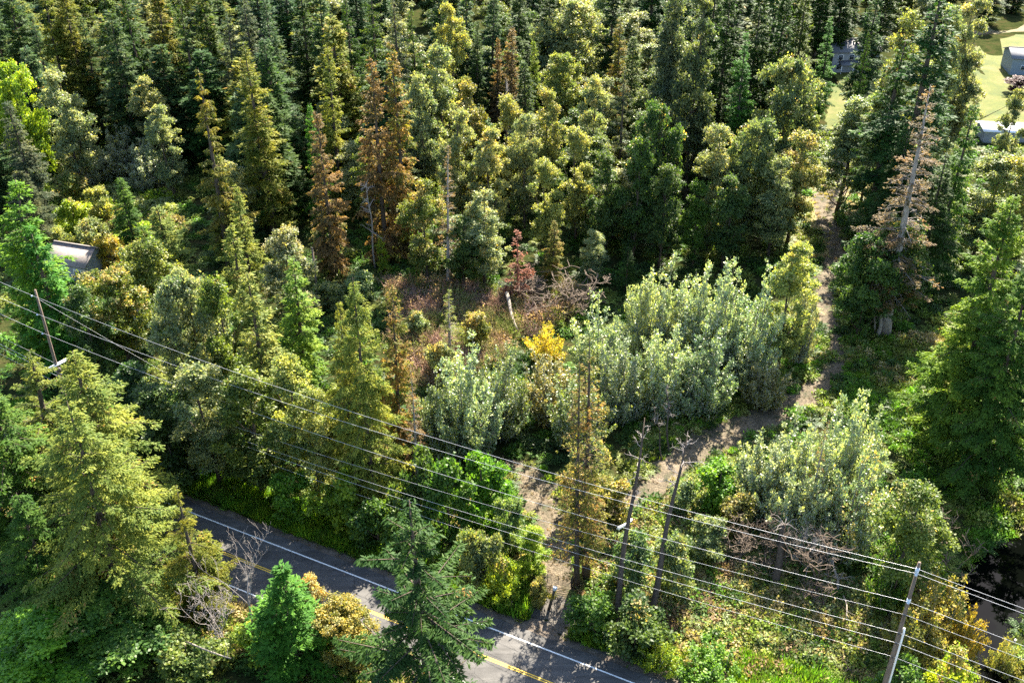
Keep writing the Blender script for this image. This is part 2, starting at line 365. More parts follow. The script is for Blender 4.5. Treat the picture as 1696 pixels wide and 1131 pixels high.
def rock_mesh(seed):
    rng = np.random.default_rng(seed); a = []
    import itertools
    phi = (1 + 5 ** .5) / 2
    vs = np.array([[-1, phi, 0], [1, phi, 0], [-1, -phi, 0], [1, -phi, 0], [0, -1, phi], [0, 1, phi], [0, -1, -phi], [0, 1, -phi], [phi, 0, -1], [phi, 0, 1], [-phi, 0, -1], [-phi, 0, 1]], float)
    vs = unit(vs) * (0.8 + 0.35 * rng.random((12, 1))) * np.array([1, .75, .5])
    fs = [[0, 11, 5], [0, 5, 1], [0, 1, 7], [0, 7, 10], [0, 10, 11], [1, 5, 9], [5, 11, 4], [11, 10, 2], [10, 7, 6], [7, 1, 8], [3, 9, 4], [3, 4, 2], [3, 2, 6], [3, 6, 8], [3, 8, 9], [4, 9, 5], [2, 4, 11], [6, 2, 10], [8, 6, 7], [9, 8, 1]]
    return mesh_np('stone', vs, fs, M_stone)
# ------------------------------------------------------------------ tree builders
TREECOUNT = 0
def kites(p, a, nrm, l, w, fold=0.18):
    """one folded kite-shaped leaf or needle spray per row"""
    a = unit(a); s = unit(np.cross(a, nrm)); nn = np.cross(s, a)
    l = np.broadcast_to(np.asarray(l, float), (len(p),))[:, None]; w = np.broadcast_to(np.asarray(w, float), (len(p),))[:, None]
    m = p + a * l * 0.45 - nn * w * fold
    v = np.stack([p, m + s * w * .5, p + a * l, m - s * w * .5], 1).reshape(-1, 3)
    f = np.arange(len(p) * 4, dtype=np.int32).reshape(-1, 4)
    return v, f
def foliage_mesh(name, p, a, nrm, l, w, var, turn, mat, fold=0.18):
    v, f = kites(p, a, nrm, l, w, fold)
    return mesh_np(name, v, f, mat, False, {'var': ('FACE', np.clip(var, 0, 1)), 'turn': ('FACE', np.clip(turn, 0, 1))})
def clump_noise(p, scale, rng):
    """cheap smooth noise 0..1 from a few random waves"""
    q = np.zeros(len(p))
    for _ in range(6):
        k = rng.normal(size=3) / scale * 2.2; q += np.sin(p @ k + rng.random() * 6.28)
    return 0.5 + q / 6.5

def conifer(seed, h, R, kind='fir', z0=0.10, dens=1.0, leafmul=1.0, bare=0.0, prof_=None, e0_=None, leafmat=None, barkmat=None, branch_dens=None):
    """trunk + whorls of branches + foliage sprays. Returns (trunk_mesh, crown_mesh)"""
    rng = np.random.default_rng(seed)
    K = dict(
        fir=dict(bd=15, e0=.50, e1=-.05, dr=.32, tw=5.0, ang=1.0, hang=.32, ql=.40, qw=.15, prof=.80, jit=.20, st=.105),
        cedar=dict(bd=17, e0=.75, e1=.10, dr=.55, tw=5.5, ang=.8, hang=.60, ql=.36, qw=.15, prof=.72, jit=.17, st=.115),
        spruce=dict(bd=8.5, e0=.60, e1=-.08, dr=.14, tw=6.2, ang=1.2, hang=1.2, ql=.42, qw=.13, prof=.78, jit=.26, st=.12),
        weeper=dict(bd=6.0, e0=.55, e1=-.22, dr=.16, tw=12, ang=1.25, hang=1.3, ql=.46, qw=.13, prof=.80, jit=.22, st=.085, tlm=.42),
        )[kind]
    bd = branch_dens or K['bd']
    nb = int((h * (1 - z0)) * bd * .62)
    z = z0 * h + (h * (1 - z0) - 0.25) * np.sort(rng.random(nb)) ** 0.93
    if kind != 'cedar': z = np.round(z / .55) * .55 + rng.normal(size=nb) * .09
    z = np.clip(z, z0 * h, h - .2)
    u = (h - z) / (h * (1 - z0))
    prof = np.clip(u, 0.015, 1) ** (prof_ or K['prof']) * (1 - 0.35 * smooth(.72, 1.0, u))
    az = rng.random(nb) * 2 * math.pi
    lump = 0.82 + 0.32 * np.sin(az * 2 + z * .55 + rng.random() * 6) * np.sin(z * .9 + az)
    L = R * prof * lump * (1 + K['jit'] * rng.normal(size=nb)); L = np.clip(L, .22, R * 1.35)
    keep = rng.random(nb) > bare * 0.5; z, u, L, az = z[keep], u[keep], L[keep], az[keep]; nb = len(z)
    lean = np.array([rng.normal() * .012, rng.normal() * .012])
    def axisxy(zz): return lean[None] * zz[:, None] + np.stack([np.sin(zz * .21 + seed) * .05, np.cos(zz * .17 + seed) * .05], 1)
    e = (e0_ or K['e0']) * (1 - u) ** 1.5 + K['e1'] + .10 * rng.normal(size=nb)
    dr = K['dr'] * (.4 + .8 * u) * (1 + .3 * rng.normal(size=nb)); up = dr * .35
    d = np.stack([np.cos(az), np.sin(az)], 1)
    base = np.concatenate([axisxy(z), z[:, None]], 1)
    def pt(i, s):
        r = L[i] * s
        return base[i] + np.concatenate([d[i] * r[:, None], (L[i] * (e[i] * s - dr[i] * s ** 2 + up[i] * s ** 3))[:, None]], 1)
    def tan(i, s):
        return unit(np.concatenate([d[i], (e[i] - 2 * dr[i] * s + 3 * up[i] * s ** 2)[:, None]], 1))
    # twigs
    ntw = np.maximum(4, (L * K['tw'] * 2 * dens).astype(int))
    bi = np.repeat(np.arange(nb), ntw); s = rng.random(len(bi)) ** .72 * .93 + .07
    bare_b = rng.random(nb) < bare
    k = ~(bare_b[bi] & (rng.random(len(bi)) < .85)) & ~((s < .3) & (L[bi] > 1.6) & (rng.random(len(bi)) < .6)); bi, s = bi[k], s[k]
    side = np.where(rng.random(len(bi)) < .5, -1., 1.)
    tl = K.get('tlm', 1) * np.clip(.36 * L[bi] * (1.02 - s) + .22, .18, 1.25) * (.6 + .7 * rng.random(len(bi)))
    T = tan(bi, s); perp = np.stack([-d[bi][:, 1], d[bi][:, 0], np.zeros(len(bi))], 1) * side[:, None]
    a = K['ang'] * (.8 + .4 * rng.random(len(bi)))
    td = T * np.cos(a)[:, None] + perp * np.sin(a)[:, None]; td[:, 2] -= K['hang'] * (.25 + .75 * rng.random(len(bi)))
    td = unit(td); tp = pt(bi, s)
    nq = np.maximum(2, np.ceil(tl / (K['st'] * leafmul)).astype(int))
    ti = np.repeat(np.arange(len(bi)), nq); q = rng.random(len(ti))
    p = tp[ti] + td[ti] * (tl[ti] * q)[:, None] + rng.normal(size=(len(ti), 3)) * .05
    ax = td[ti] + rng.normal(size=(len(ti), 3)) * .38
    if kind in ('spruce', 'weeper'): ax[:, 2] -= .9 * rng.random(len(ti))
    if kind == 'cedar': ax[:, 2] -= .35
    nrm = np.array([0, 0, 1.]) + rng.normal(size=(len(ti), 3)) * .45
    l = K['ql'] * (.65 + .7 * rng.random(len(ti))) * leafmul; wd = K['qw'] * (.7 + .6 * rng.random(len(ti))) * leafmul
    bvar = rng.random(nb); cn = clump_noise(p, 2.5, rng)
    var = .30 * bvar[bi][ti] + .35 * rng.random(len(ti)) + .35 * np.clip(cn, 0, 1)
    turn = np.clip(.5 * clump_noise(p, 1.6, rng) + .5 * rng.random(len(ti)), 0, 1)
    crown = foliage_mesh('crown', p, ax, nrm, l, wd, var, turn, leafmat or M_needle)
    # trunk and branch wood
    b = MB(); zz = np.linspace(0, h, 9); rad = (.0125 * h + .06) * (1 - zz / h) ** .85 + .02; rad[0] *= 1.35
    b.tube(np.concatenate([axisxy(zz), zz[:, None]], 1), rad, 6)
    order = rng.permutation(nb)[:max(20, int(nb * (.55 if bare == 0 else 1)))]
    for i in order:
        if L[i] < .7: continue
        ss = np.array([0, .5, .96]); ia = np.full(3, i)
        b.tube(pt(ia, ss), np.array([.018, .011, .004]) * (1 + L[i] * .55), 3, cap=False)
        if bare > 0.3 and L[i] > 1.2:
            for _ in range(3):
                s0 = rng.uniform(.35, .8); sd = rng.choice([-1, 1]); p0 = pt(ia[:1], np.array([s0]))[0]
                dd = tan(ia[:1], np.array([s0]))[0] * .7 + np.array([-d[i][1], d[i][0], rng.normal() * .3]) * sd
                b.tube([p0, p0 + dd * L[i] * .22], [.014, .004], 3, cap=False)
    return b.mesh('trunk', barkmat or M_bark), crown

def broadleaf(seed, h, R, base=.2, clumps=110, per=190, ls=.23, lobes=9, shape='oval', leafmat=None, barkmat=None, flat=.62, crmin=.5, crmax=1.25):
    rng = np.random.default_rng(seed)
    def env(t):
        if shape == 'oval': return R * np.sin(np.pi * np.clip(t * .86 + .10, 0, 1)) ** .7
        if shape == 'round': return R * np.sqrt(np.clip(1 - (2 * t - 1) ** 2, 0, 1)) * 1.0
        if shape == 'tall': return R * np.clip(1.12 - t, 0, 1) ** .45 * np.clip(t * 4 + .35, 0, 1)
    lb = []
    for i in range(lobes):
        t = (i + .5 + rng.normal() * .3) / lobes; t = min(max(t, .04), .95); r = env(np.array([t]))[0]
        an = i * 2.4 + rng.normal() * .4; rr = r * rng.uniform(.25, .72)
        lb.append([rr * math.cos(an), rr * math.sin(an), h * (base + (1 - base) * t), max(.9, (r - rr) * rng.uniform(.85, 1.25))])
    lb.append([rng.normal() * R * .1, rng.normal() * R * .1, h * .955, R * .28])
    lb = np.array(lb)
    wts = lb[:, 3] ** 2; li = rng.choice(len(lb), clumps, p=wts / wts.sum())
    dv = unit(rng.normal(size=(clumps, 3))); dv[:, 2] = np.abs(dv[:, 2]) * np.where(rng.random(clumps) < .78, 1, -1)
    c = lb[li, :3] + dv * lb[li, 3:4] * np.array([1, 1, .85]) * rng.uniform(.35, 1.15, (clumps, 1))
    c[:, 2] = np.clip(c[:, 2], h * base * .8, h * 1.0)
    cr = rng.uniform(crmin, crmax, clumps) * (R / 4.5) ** .4
    n = (per * (cr / cr.mean()) ** 1.8).astype(int); ci = np.repeat(np.arange(clumps), n)
    dd = unit(rng.normal(size=(len(ci), 3))); rad = rng.random(len(ci)) ** .6 * 1.15
    p = c[ci] + dd * (cr[ci] * rad)[:, None] * np.array([1.15, 1.15, flat])
    p[:, :2] += (p[:, 2:3] - c[ci][:, 2:3]) * rng.normal(size=(clumps, 2))[ci] * .25
    # sprigs that stand out of the clumps
    sp = rng.random(len(ci)) < .34; ns = 7; sid = rng.integers(0, ns, len(ci)); sdir = unit(rng.normal(size=(clumps, ns, 3)) + np.array([0, 0, .55]))
    sl_ = rng.uniform(.6, 1.75, (clumps, ns)) * cr[:, None]; q_ = rng.random(len(ci)) ** .8
    p2 = c[ci] + sdir[ci, sid] * (sl_[ci, sid] * q_)[:, None] + rng.normal(size=(len(ci), 3)) * .12; p2[:, 2] -= .12 * q_ ** 2 * cr[ci]
    p = np.where(sp[:, None], p2, p)
    ax = dd * np.array([1, 1, .3]) + rng.normal(size=(len(ci), 3)) * .6; ax[:, 2] -= .25
    nrm = np.array([0, 0, .9]) + dd * .35 + rng.normal(size=(len(ci), 3)) * .55
    l = ls * (.65 + .7 * rng.random(len(ci)))
    cv = rng.random(clumps)
    hi = (p[:, 2] / h - base) / (1 - base)
    var = .35 * cv[ci] + .45 * rng.random(len(ci)) + .2 * clump_noise(p, 2.5, rng)
    turn = .45 * clump_noise(p, 1.8, rng) + .3 * rng.random(len(ci)) + .25 * (1 - hi)
    crown = foliage_mesh('crown', p, ax, nrm, l, l * .78, var, turn, leafmat or M_leaf, .12)
    b = MB(); lean = rng.normal(size=2) * .03 * h
    zz = np.linspace(0, h * .93, 9); fr = zz / h
    xy = lean[None] * (fr ** 1.5)[:, None] + np.stack([np.sin(fr * 5 + seed), np.cos(fr * 4 + seed)], 1) * .012 * h * fr[:, None]
    tr = (.011 * h + .04) * (1 - fr) ** .8 + .025; tr[0] *= 1.3
    pts = np.c_[xy, zz]; b.tube(pts, tr, 6)
    for q in lb:
        z1 = max(h * base * .55, q[2] - math.hypot(q[0], q[1]) * 1.1 - .08 * h); i = int(np.searchsorted(zz, z1)); i = min(max(i, 1), 8)
        fa = (z1 - zz[i - 1]) / (zz[i] - zz[i - 1]); fa = min(max(fa, 0), 1); s = pts[i - 1] * (1 - fa) + pts[i] * fa
        m = s * .5 + q[:3] * .5 + np.array([0, 0, -.04 * h]); r0 = tr[i] * .55 + .02
        b.tube([s, m, q[:3]], [r0, r0 * .65, r0 * .3], 4, cap=False)
    for i in rng.permutation(clumps)[:70]:
        q = lb[li[i], :3]; b.tube([q, (q + c[i]) / 2 + np.array([0, 0, -.1]), c[i]], [.04, .025, .01], 3, cap=False)
    return b.mesh('trunk', barkmat or M_bark), crown

def thicket(seed, h, R, stems=22, ls=.24, per=420, leafmat=None, barkmat=None):
    """many upright shoots from one root patch: young cottonwoods, willows"""
    rng = np.random.default_rng(seed); b = MB(); PP = []; AA = []; VV = []; TT = []
    for i in range(stems):
        rr = R * math.sqrt((i + .5) / stems); an = i * 2.39996 + rng.normal() * .2
        hh = h * (1 - .62 * (rr / R) ** 2) * rng.uniform(.68, 1.06)
        b0 = np.array([math.cos(an), math.sin(an), 0]) * rr * .62; out = np.array([math.cos(an), math.sin(an), 0]) * rr * .50 + np.append(rng.normal(size=2) * .55, 0)
        s = np.linspace(0, 1, 6); pts = b0 + out * (s ** 1.3)[:, None] + np.array([0, 0, hh]) * s[:, None]
        b.tube(pts, (.010 * hh + .02) * (1 - s) + .008, 4, cap=False)
        nsh = int(12 + hh * 2.4); sv = rng.uniform(.015, .98, nsh)
        for sq in sv:
            k = np.array([np.interp(sq, s, pts[:, j]) for j in range(3)]); a2 = rng.random() * 6.28
            ln = (.95 * (1 - sq) + .28) * rng.uniform(.5, 1.2) * (R / 3.5) ** .5
            dv = np.array([math.cos(a2), math.sin(a2), .95]); m = int(per / nsh * (.5 + ln))
            q = rng.random(m); PP.append(k + dv * (ln * q)[:, None] + rng.normal(size=(m, 3)) * .10)
            AA.append(dv * .6 + rng.normal(size=(m, 3)) * .8); VV.append(np.full(m, rng.random())); TT.append(np.full(m, rng.random()))
    p = np.concatenate(PP); ax = np.concatenate(AA); n = len(p)
    nrm = np.array([0, 0, 1.0]) + rng.normal(size=(n, 3)) * .5
    l = ls * (.65 + .7 * rng.random(n))
    var = .3 * np.concatenate(VV) + .5 * rng.random(n) + .2 * clump_noise(p, 1.5, rng)
    turn = .35 * np.concatenate(TT) + .35 * rng.random(n) + .3 * clump_noise(p, 1.2, rng)
    crown = foliage_mesh('crown', p, ax, nrm, l, l * .72, var, turn, leafmat or M_silver, .1)
    return b.mesh('stems', barkmat or M_palebark), crown

def bare_tree(seed, h, spread=.3, depth=4, r0=None, mat=None, fork=.45, first=.35, curl=.18, up=.55, kids=3, tip=.012):
    rng = np.random.default_rng(seed); b = MB(); r0 = r0 or .014 * h
    def go(p, d, L, r, lv):
        n = 4; pts = [p]; dd = d
        for _ in range(n):
            dd = unit(dd + rng.normal(size=3) * curl * .6 + np.array([0, 0, .06])); pts.append(pts[-1] + dd * L / n)
        r1 = max(r * .55, tip); b.tube(np.array(pts), np.linspace(r, r1, n + 1), 5 if lv == 0 else (4 if lv == 1 else 3), cap=False)
        if lv >= depth: return
        for i in range(kids + (lv == 0) * 2):
            f = rng.uniform(fork, 1.0) if i else 1.0; j = min(int(f * n), n - 1); q = pts[j] + (pts[j + 1] - pts[j]) * (f * n - j)
            a = rng.random() * 6.28; o = np.array([math.cos(a), math.sin(a), up * rng.uniform(.3, 1.6)])
            nd = unit(dd * (1 - spread) + o * spread * 1.6)
            go(q, nd, L * rng.uniform(.42, .72), max(r1 * rng.uniform(.55, .85), tip), lv + 1)
    go(np.zeros(3), np.array([rng.normal() * .05, rng.normal() * .05, 1.]), h * .55, r0, 0)
    return b.mesh('trunk', mat or M_deadwood)

# ---- one mesh pair per look; every tree of that look is copied from it
PROTO = {}
def proto(key, fn, *a, **k):
    PROTO[key] = (a, k, fn)
_cache = {}
def get_proto(key):
    if key not in _cache:
        a, k, fn = PROTO[key]; _cache[key] = fn(*a, **k)
    return _cache[key]
# key -> (seed, height, radius ...)
for i in range(4): proto(('fir', i), conifer, 11 + i, 30, 4.6, 'fir', z0=.08, dens=.85)
for i in range(5): proto(('farfir', i), conifer, 31 + i, 32, 4.4, 'fir', z0=.08, dens=.75, leafmul=1.5, prof_=.66)
for i in range(4): proto(('cedar', i), conifer, 51 + i, 24, 3.6, 'cedar', z0=.04, dens=.9)
for i in range(2): proto(('nearcedar', i), conifer, 61 + i, 27, 6.5, 'cedar', z0=.04, dens=1.1, leafmul=.72, prof_=.85, e0_=.40)
proto(('densecedar', 0), conifer, 68, 30, 6.5, 'cedar', z0=.02, dens=1.35, leafmul=.85, prof_=.72, e0_=.45)
proto(('hugecedar', 0), conifer, 66, 30, 8.5, 'cedar', z0=.03, dens=1.05, leafmul=.66, prof_=.86, e0_=.32)
for i in range(2): proto(('spruce', i), conifer, 71 + i, 30, 4.6, 'spruce', z0=.10, dens=.85)
proto(('nearspruce', 0), conifer, 81, 30, 6.4, 'spruce', z0=.08, dens=1.3, leafmul=.62, bare=.10, prof_=.95, e0_=.35)
proto(('weeper', 0), conifer, 82, 27, 6.4, 'weeper', z0=.06, dens=1.9, leafmul=.60, bare=.18, prof_=.90, branch_dens=7.5)
proto(('weeper', 1), conifer, 84, 30, 5.0, 'weeper', z0=.08, dens=.7, leafmul=1.15, bare=.05)
for i in range(2): proto(('smallfir', i), conifer, 91 + i, 12, 2.6, 'fir', z0=.03, dens=1.0, leafmul=.8)
proto(('sparse', 0), conifer, 101, 27, 3.6, 'fir', z0=.12, dens=.55, leafmul=.8, bare=.5, barkmat=M_deadwood, branch_dens=12)
proto(('sparse', 2), conifer, 103, 27, 4.4, 'fir', z0=.14, dens=.55, leafmul=.72, bare=.55, barkmat=M_bark, branch_dens=14)
proto(('sparse', 1), conifer, 102, 32, 4.8, 'fir', z0=.14, dens=.8, leafmul=.62, bare=.66, barkmat=M_deadwood, branch_dens=20)
for i in range(5): proto(('alder', i), broadleaf, 111 + i, 18, 4.2, .12, 250, 88, .28, 11, 'oval', crmin=.28, crmax=.85, flat=.5)
for i in range(3): proto(('maple', i), broadleaf, 121 + i, 16, 6.0, .12, 330, 90, .32, 14, 'round', crmin=.28, crmax=.85, flat=.5)
for i in range(3): proto(('tallalder', i), broadleaf, 131 + i, 26, 5.2, .10, 380, 86, .32, 17, 'tall', crmin=.28, crmax=.85, flat=.5)
for i in range(5): proto(('cottonwood', i), thicket, 141 + i, 9, 3.4, 26 + 3 * i, .21, 600)
for i in range(3): proto(('willow', i), thicket, 151 + i, 5, 2.6, 20, .20, 300, leafmat=M_leaf)
for i in range(3): proto(('shrub', i), broadleaf, 161 + i, 4.5, 2.4, .04, 60, 110, .24, 7, 'round', crmin=.35, crmax=.8)
proto(('deadthicket', 0), bare_tree, 171, 4.5, .55, 4, .05, M_browntwig, .05, curl=.3, kids=4, tip=.014)
proto(('bare', 0), bare_tree, 181, 19, .30, 4, .17, M_deadwood, kids=3)
proto(('bare', 1), bare_tree, 182, 12, .40, 4, .13, M_deadwood, kids=3)
proto(('bare', 2), bare_tree, 183, 7, .5, 4, .07, M_deadwood, .3, kids=4, tip=.014)
KINDH = {'fir': (30, 4.6), 'farfir': (32, 4.4), 'cedar': (24, 3.6), 'nearcedar': (27, 6.0), 'spruce': (30, 4.6), 'nearspruce': (30, 5.4), 'smallfir': (12, 2.6), 'sparse': (27, 3.6),
         'alder': (18, 4.2), 'maple': (16, 6.0), 'tallalder': (26, 5.2), 'cottonwood': (9, 3.2), 'willow': (5, 2.6), 'shrub': (4.5, 2.4), 'bare': (19, 4), 'deadthicket': (4.5, 3)}
TREENAME = {'fir': 'fir_tree', 'farfir': 'fir_tree', 'cedar': 'cedar_tree', 'nearcedar': 'cedar_tree', 'hugecedar': 'cedar_tree', 'weeper': 'spruce_tree', 'densecedar': 'cedar_tree', 'spruce': 'spruce_tree', 'nearspruce': 'spruce_tree', 'smallfir': 'young_fir_tree', 'sparse': 'dying_conifer',
            'alder': 'alder_tree', 'maple': 'maple_tree', 'tallalder': 'alder_tree', 'cottonwood': 'cottonwood_thicket', 'willow': 'willow_bush', 'shrub': 'shrub', 'bare': 'bare_tree', 'deadthicket': 'bare_bush'}
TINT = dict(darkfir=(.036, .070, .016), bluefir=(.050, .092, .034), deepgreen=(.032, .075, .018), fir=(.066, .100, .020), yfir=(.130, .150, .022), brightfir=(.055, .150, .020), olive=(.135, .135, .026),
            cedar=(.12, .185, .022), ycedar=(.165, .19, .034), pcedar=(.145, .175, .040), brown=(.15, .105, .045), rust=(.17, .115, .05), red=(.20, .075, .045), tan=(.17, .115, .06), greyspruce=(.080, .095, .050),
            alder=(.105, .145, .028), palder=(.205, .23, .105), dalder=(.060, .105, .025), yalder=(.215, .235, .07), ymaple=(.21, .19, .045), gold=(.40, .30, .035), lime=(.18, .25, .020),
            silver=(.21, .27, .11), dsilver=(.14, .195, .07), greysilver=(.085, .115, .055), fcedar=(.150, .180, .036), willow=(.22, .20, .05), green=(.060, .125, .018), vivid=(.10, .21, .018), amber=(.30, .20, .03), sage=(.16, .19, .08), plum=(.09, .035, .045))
WG = dict(farfir=1.3, fir=1.12, spruce=1.2, alder=1.15, maple=1.1, cottonwood=1.15, cedar=1.12)
RT = random.Random(5)
PLACED = []
def place(kind, x, y, h, r, tint, turn, label, group=None, variant=None, name=None, rz=None, cat=None, lean=(0, 0), partnames=None):
    vs = [k for k in PROTO if k[0] == kind]; key = (kind, variant if variant is not None else RT.randrange(len(vs)))
    pr = get_proto(key); a = PROTO[key][0]
    ph = a[1]; prr = a[2] if PROTO[key][2] is not bare_tree else ph * .22
    z = float(ground_z(x, y))
    root = empty(name or TREENAME[kind], (x, y, z - .08), RT.uniform(0, 6.28) if rz is None else rz)
    root.rotation_euler.x, root.rotation_euler.y = RT.gauss(0, .018), RT.gauss(0, .018)
    root.scale = (r / prr, r / prr, h / ph)
    tag(root, label, cat or ('bush' if kind in ('willow', 'shrub', 'deadthicket', 'cottonwood') else 'tree'), group)
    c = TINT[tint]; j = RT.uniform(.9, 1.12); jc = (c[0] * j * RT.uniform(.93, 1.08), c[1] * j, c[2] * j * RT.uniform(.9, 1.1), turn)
    if isinstance(pr, tuple):
        t = obj('stems' if kind in ('cottonwood', 'willow') else 'trunk', pr[0], root)
        cr = obj('crown', pr[1], root); cr.color = jc
    else:
        t = obj('trunk', pr, root)
    PLACED.append((x, y, h, r)); return root
def tree(kind, tx, ty, by, wpx, tint, turn, label, **kw):
    """tx,ty: where its top stands in the photograph; by: where its foot would, or minus its height in metres"""
    u, fy, d = ray(tx, ty)
    if by < 0 or by is None: h = -by
    else:
        Y = G(848, by)[1]; h = H - Y * d / fy
        h = max(h, 1.5)
    k = (H - h) / d; x, y = u * k, fy * k
    dep = y * CT + (H - h * .45) * ST
    r = wpx / 2 * dep / FPX * WG.get(kind, 1.0)
    return place(kind, x, y, h, r, tint, turn, label, **kw)
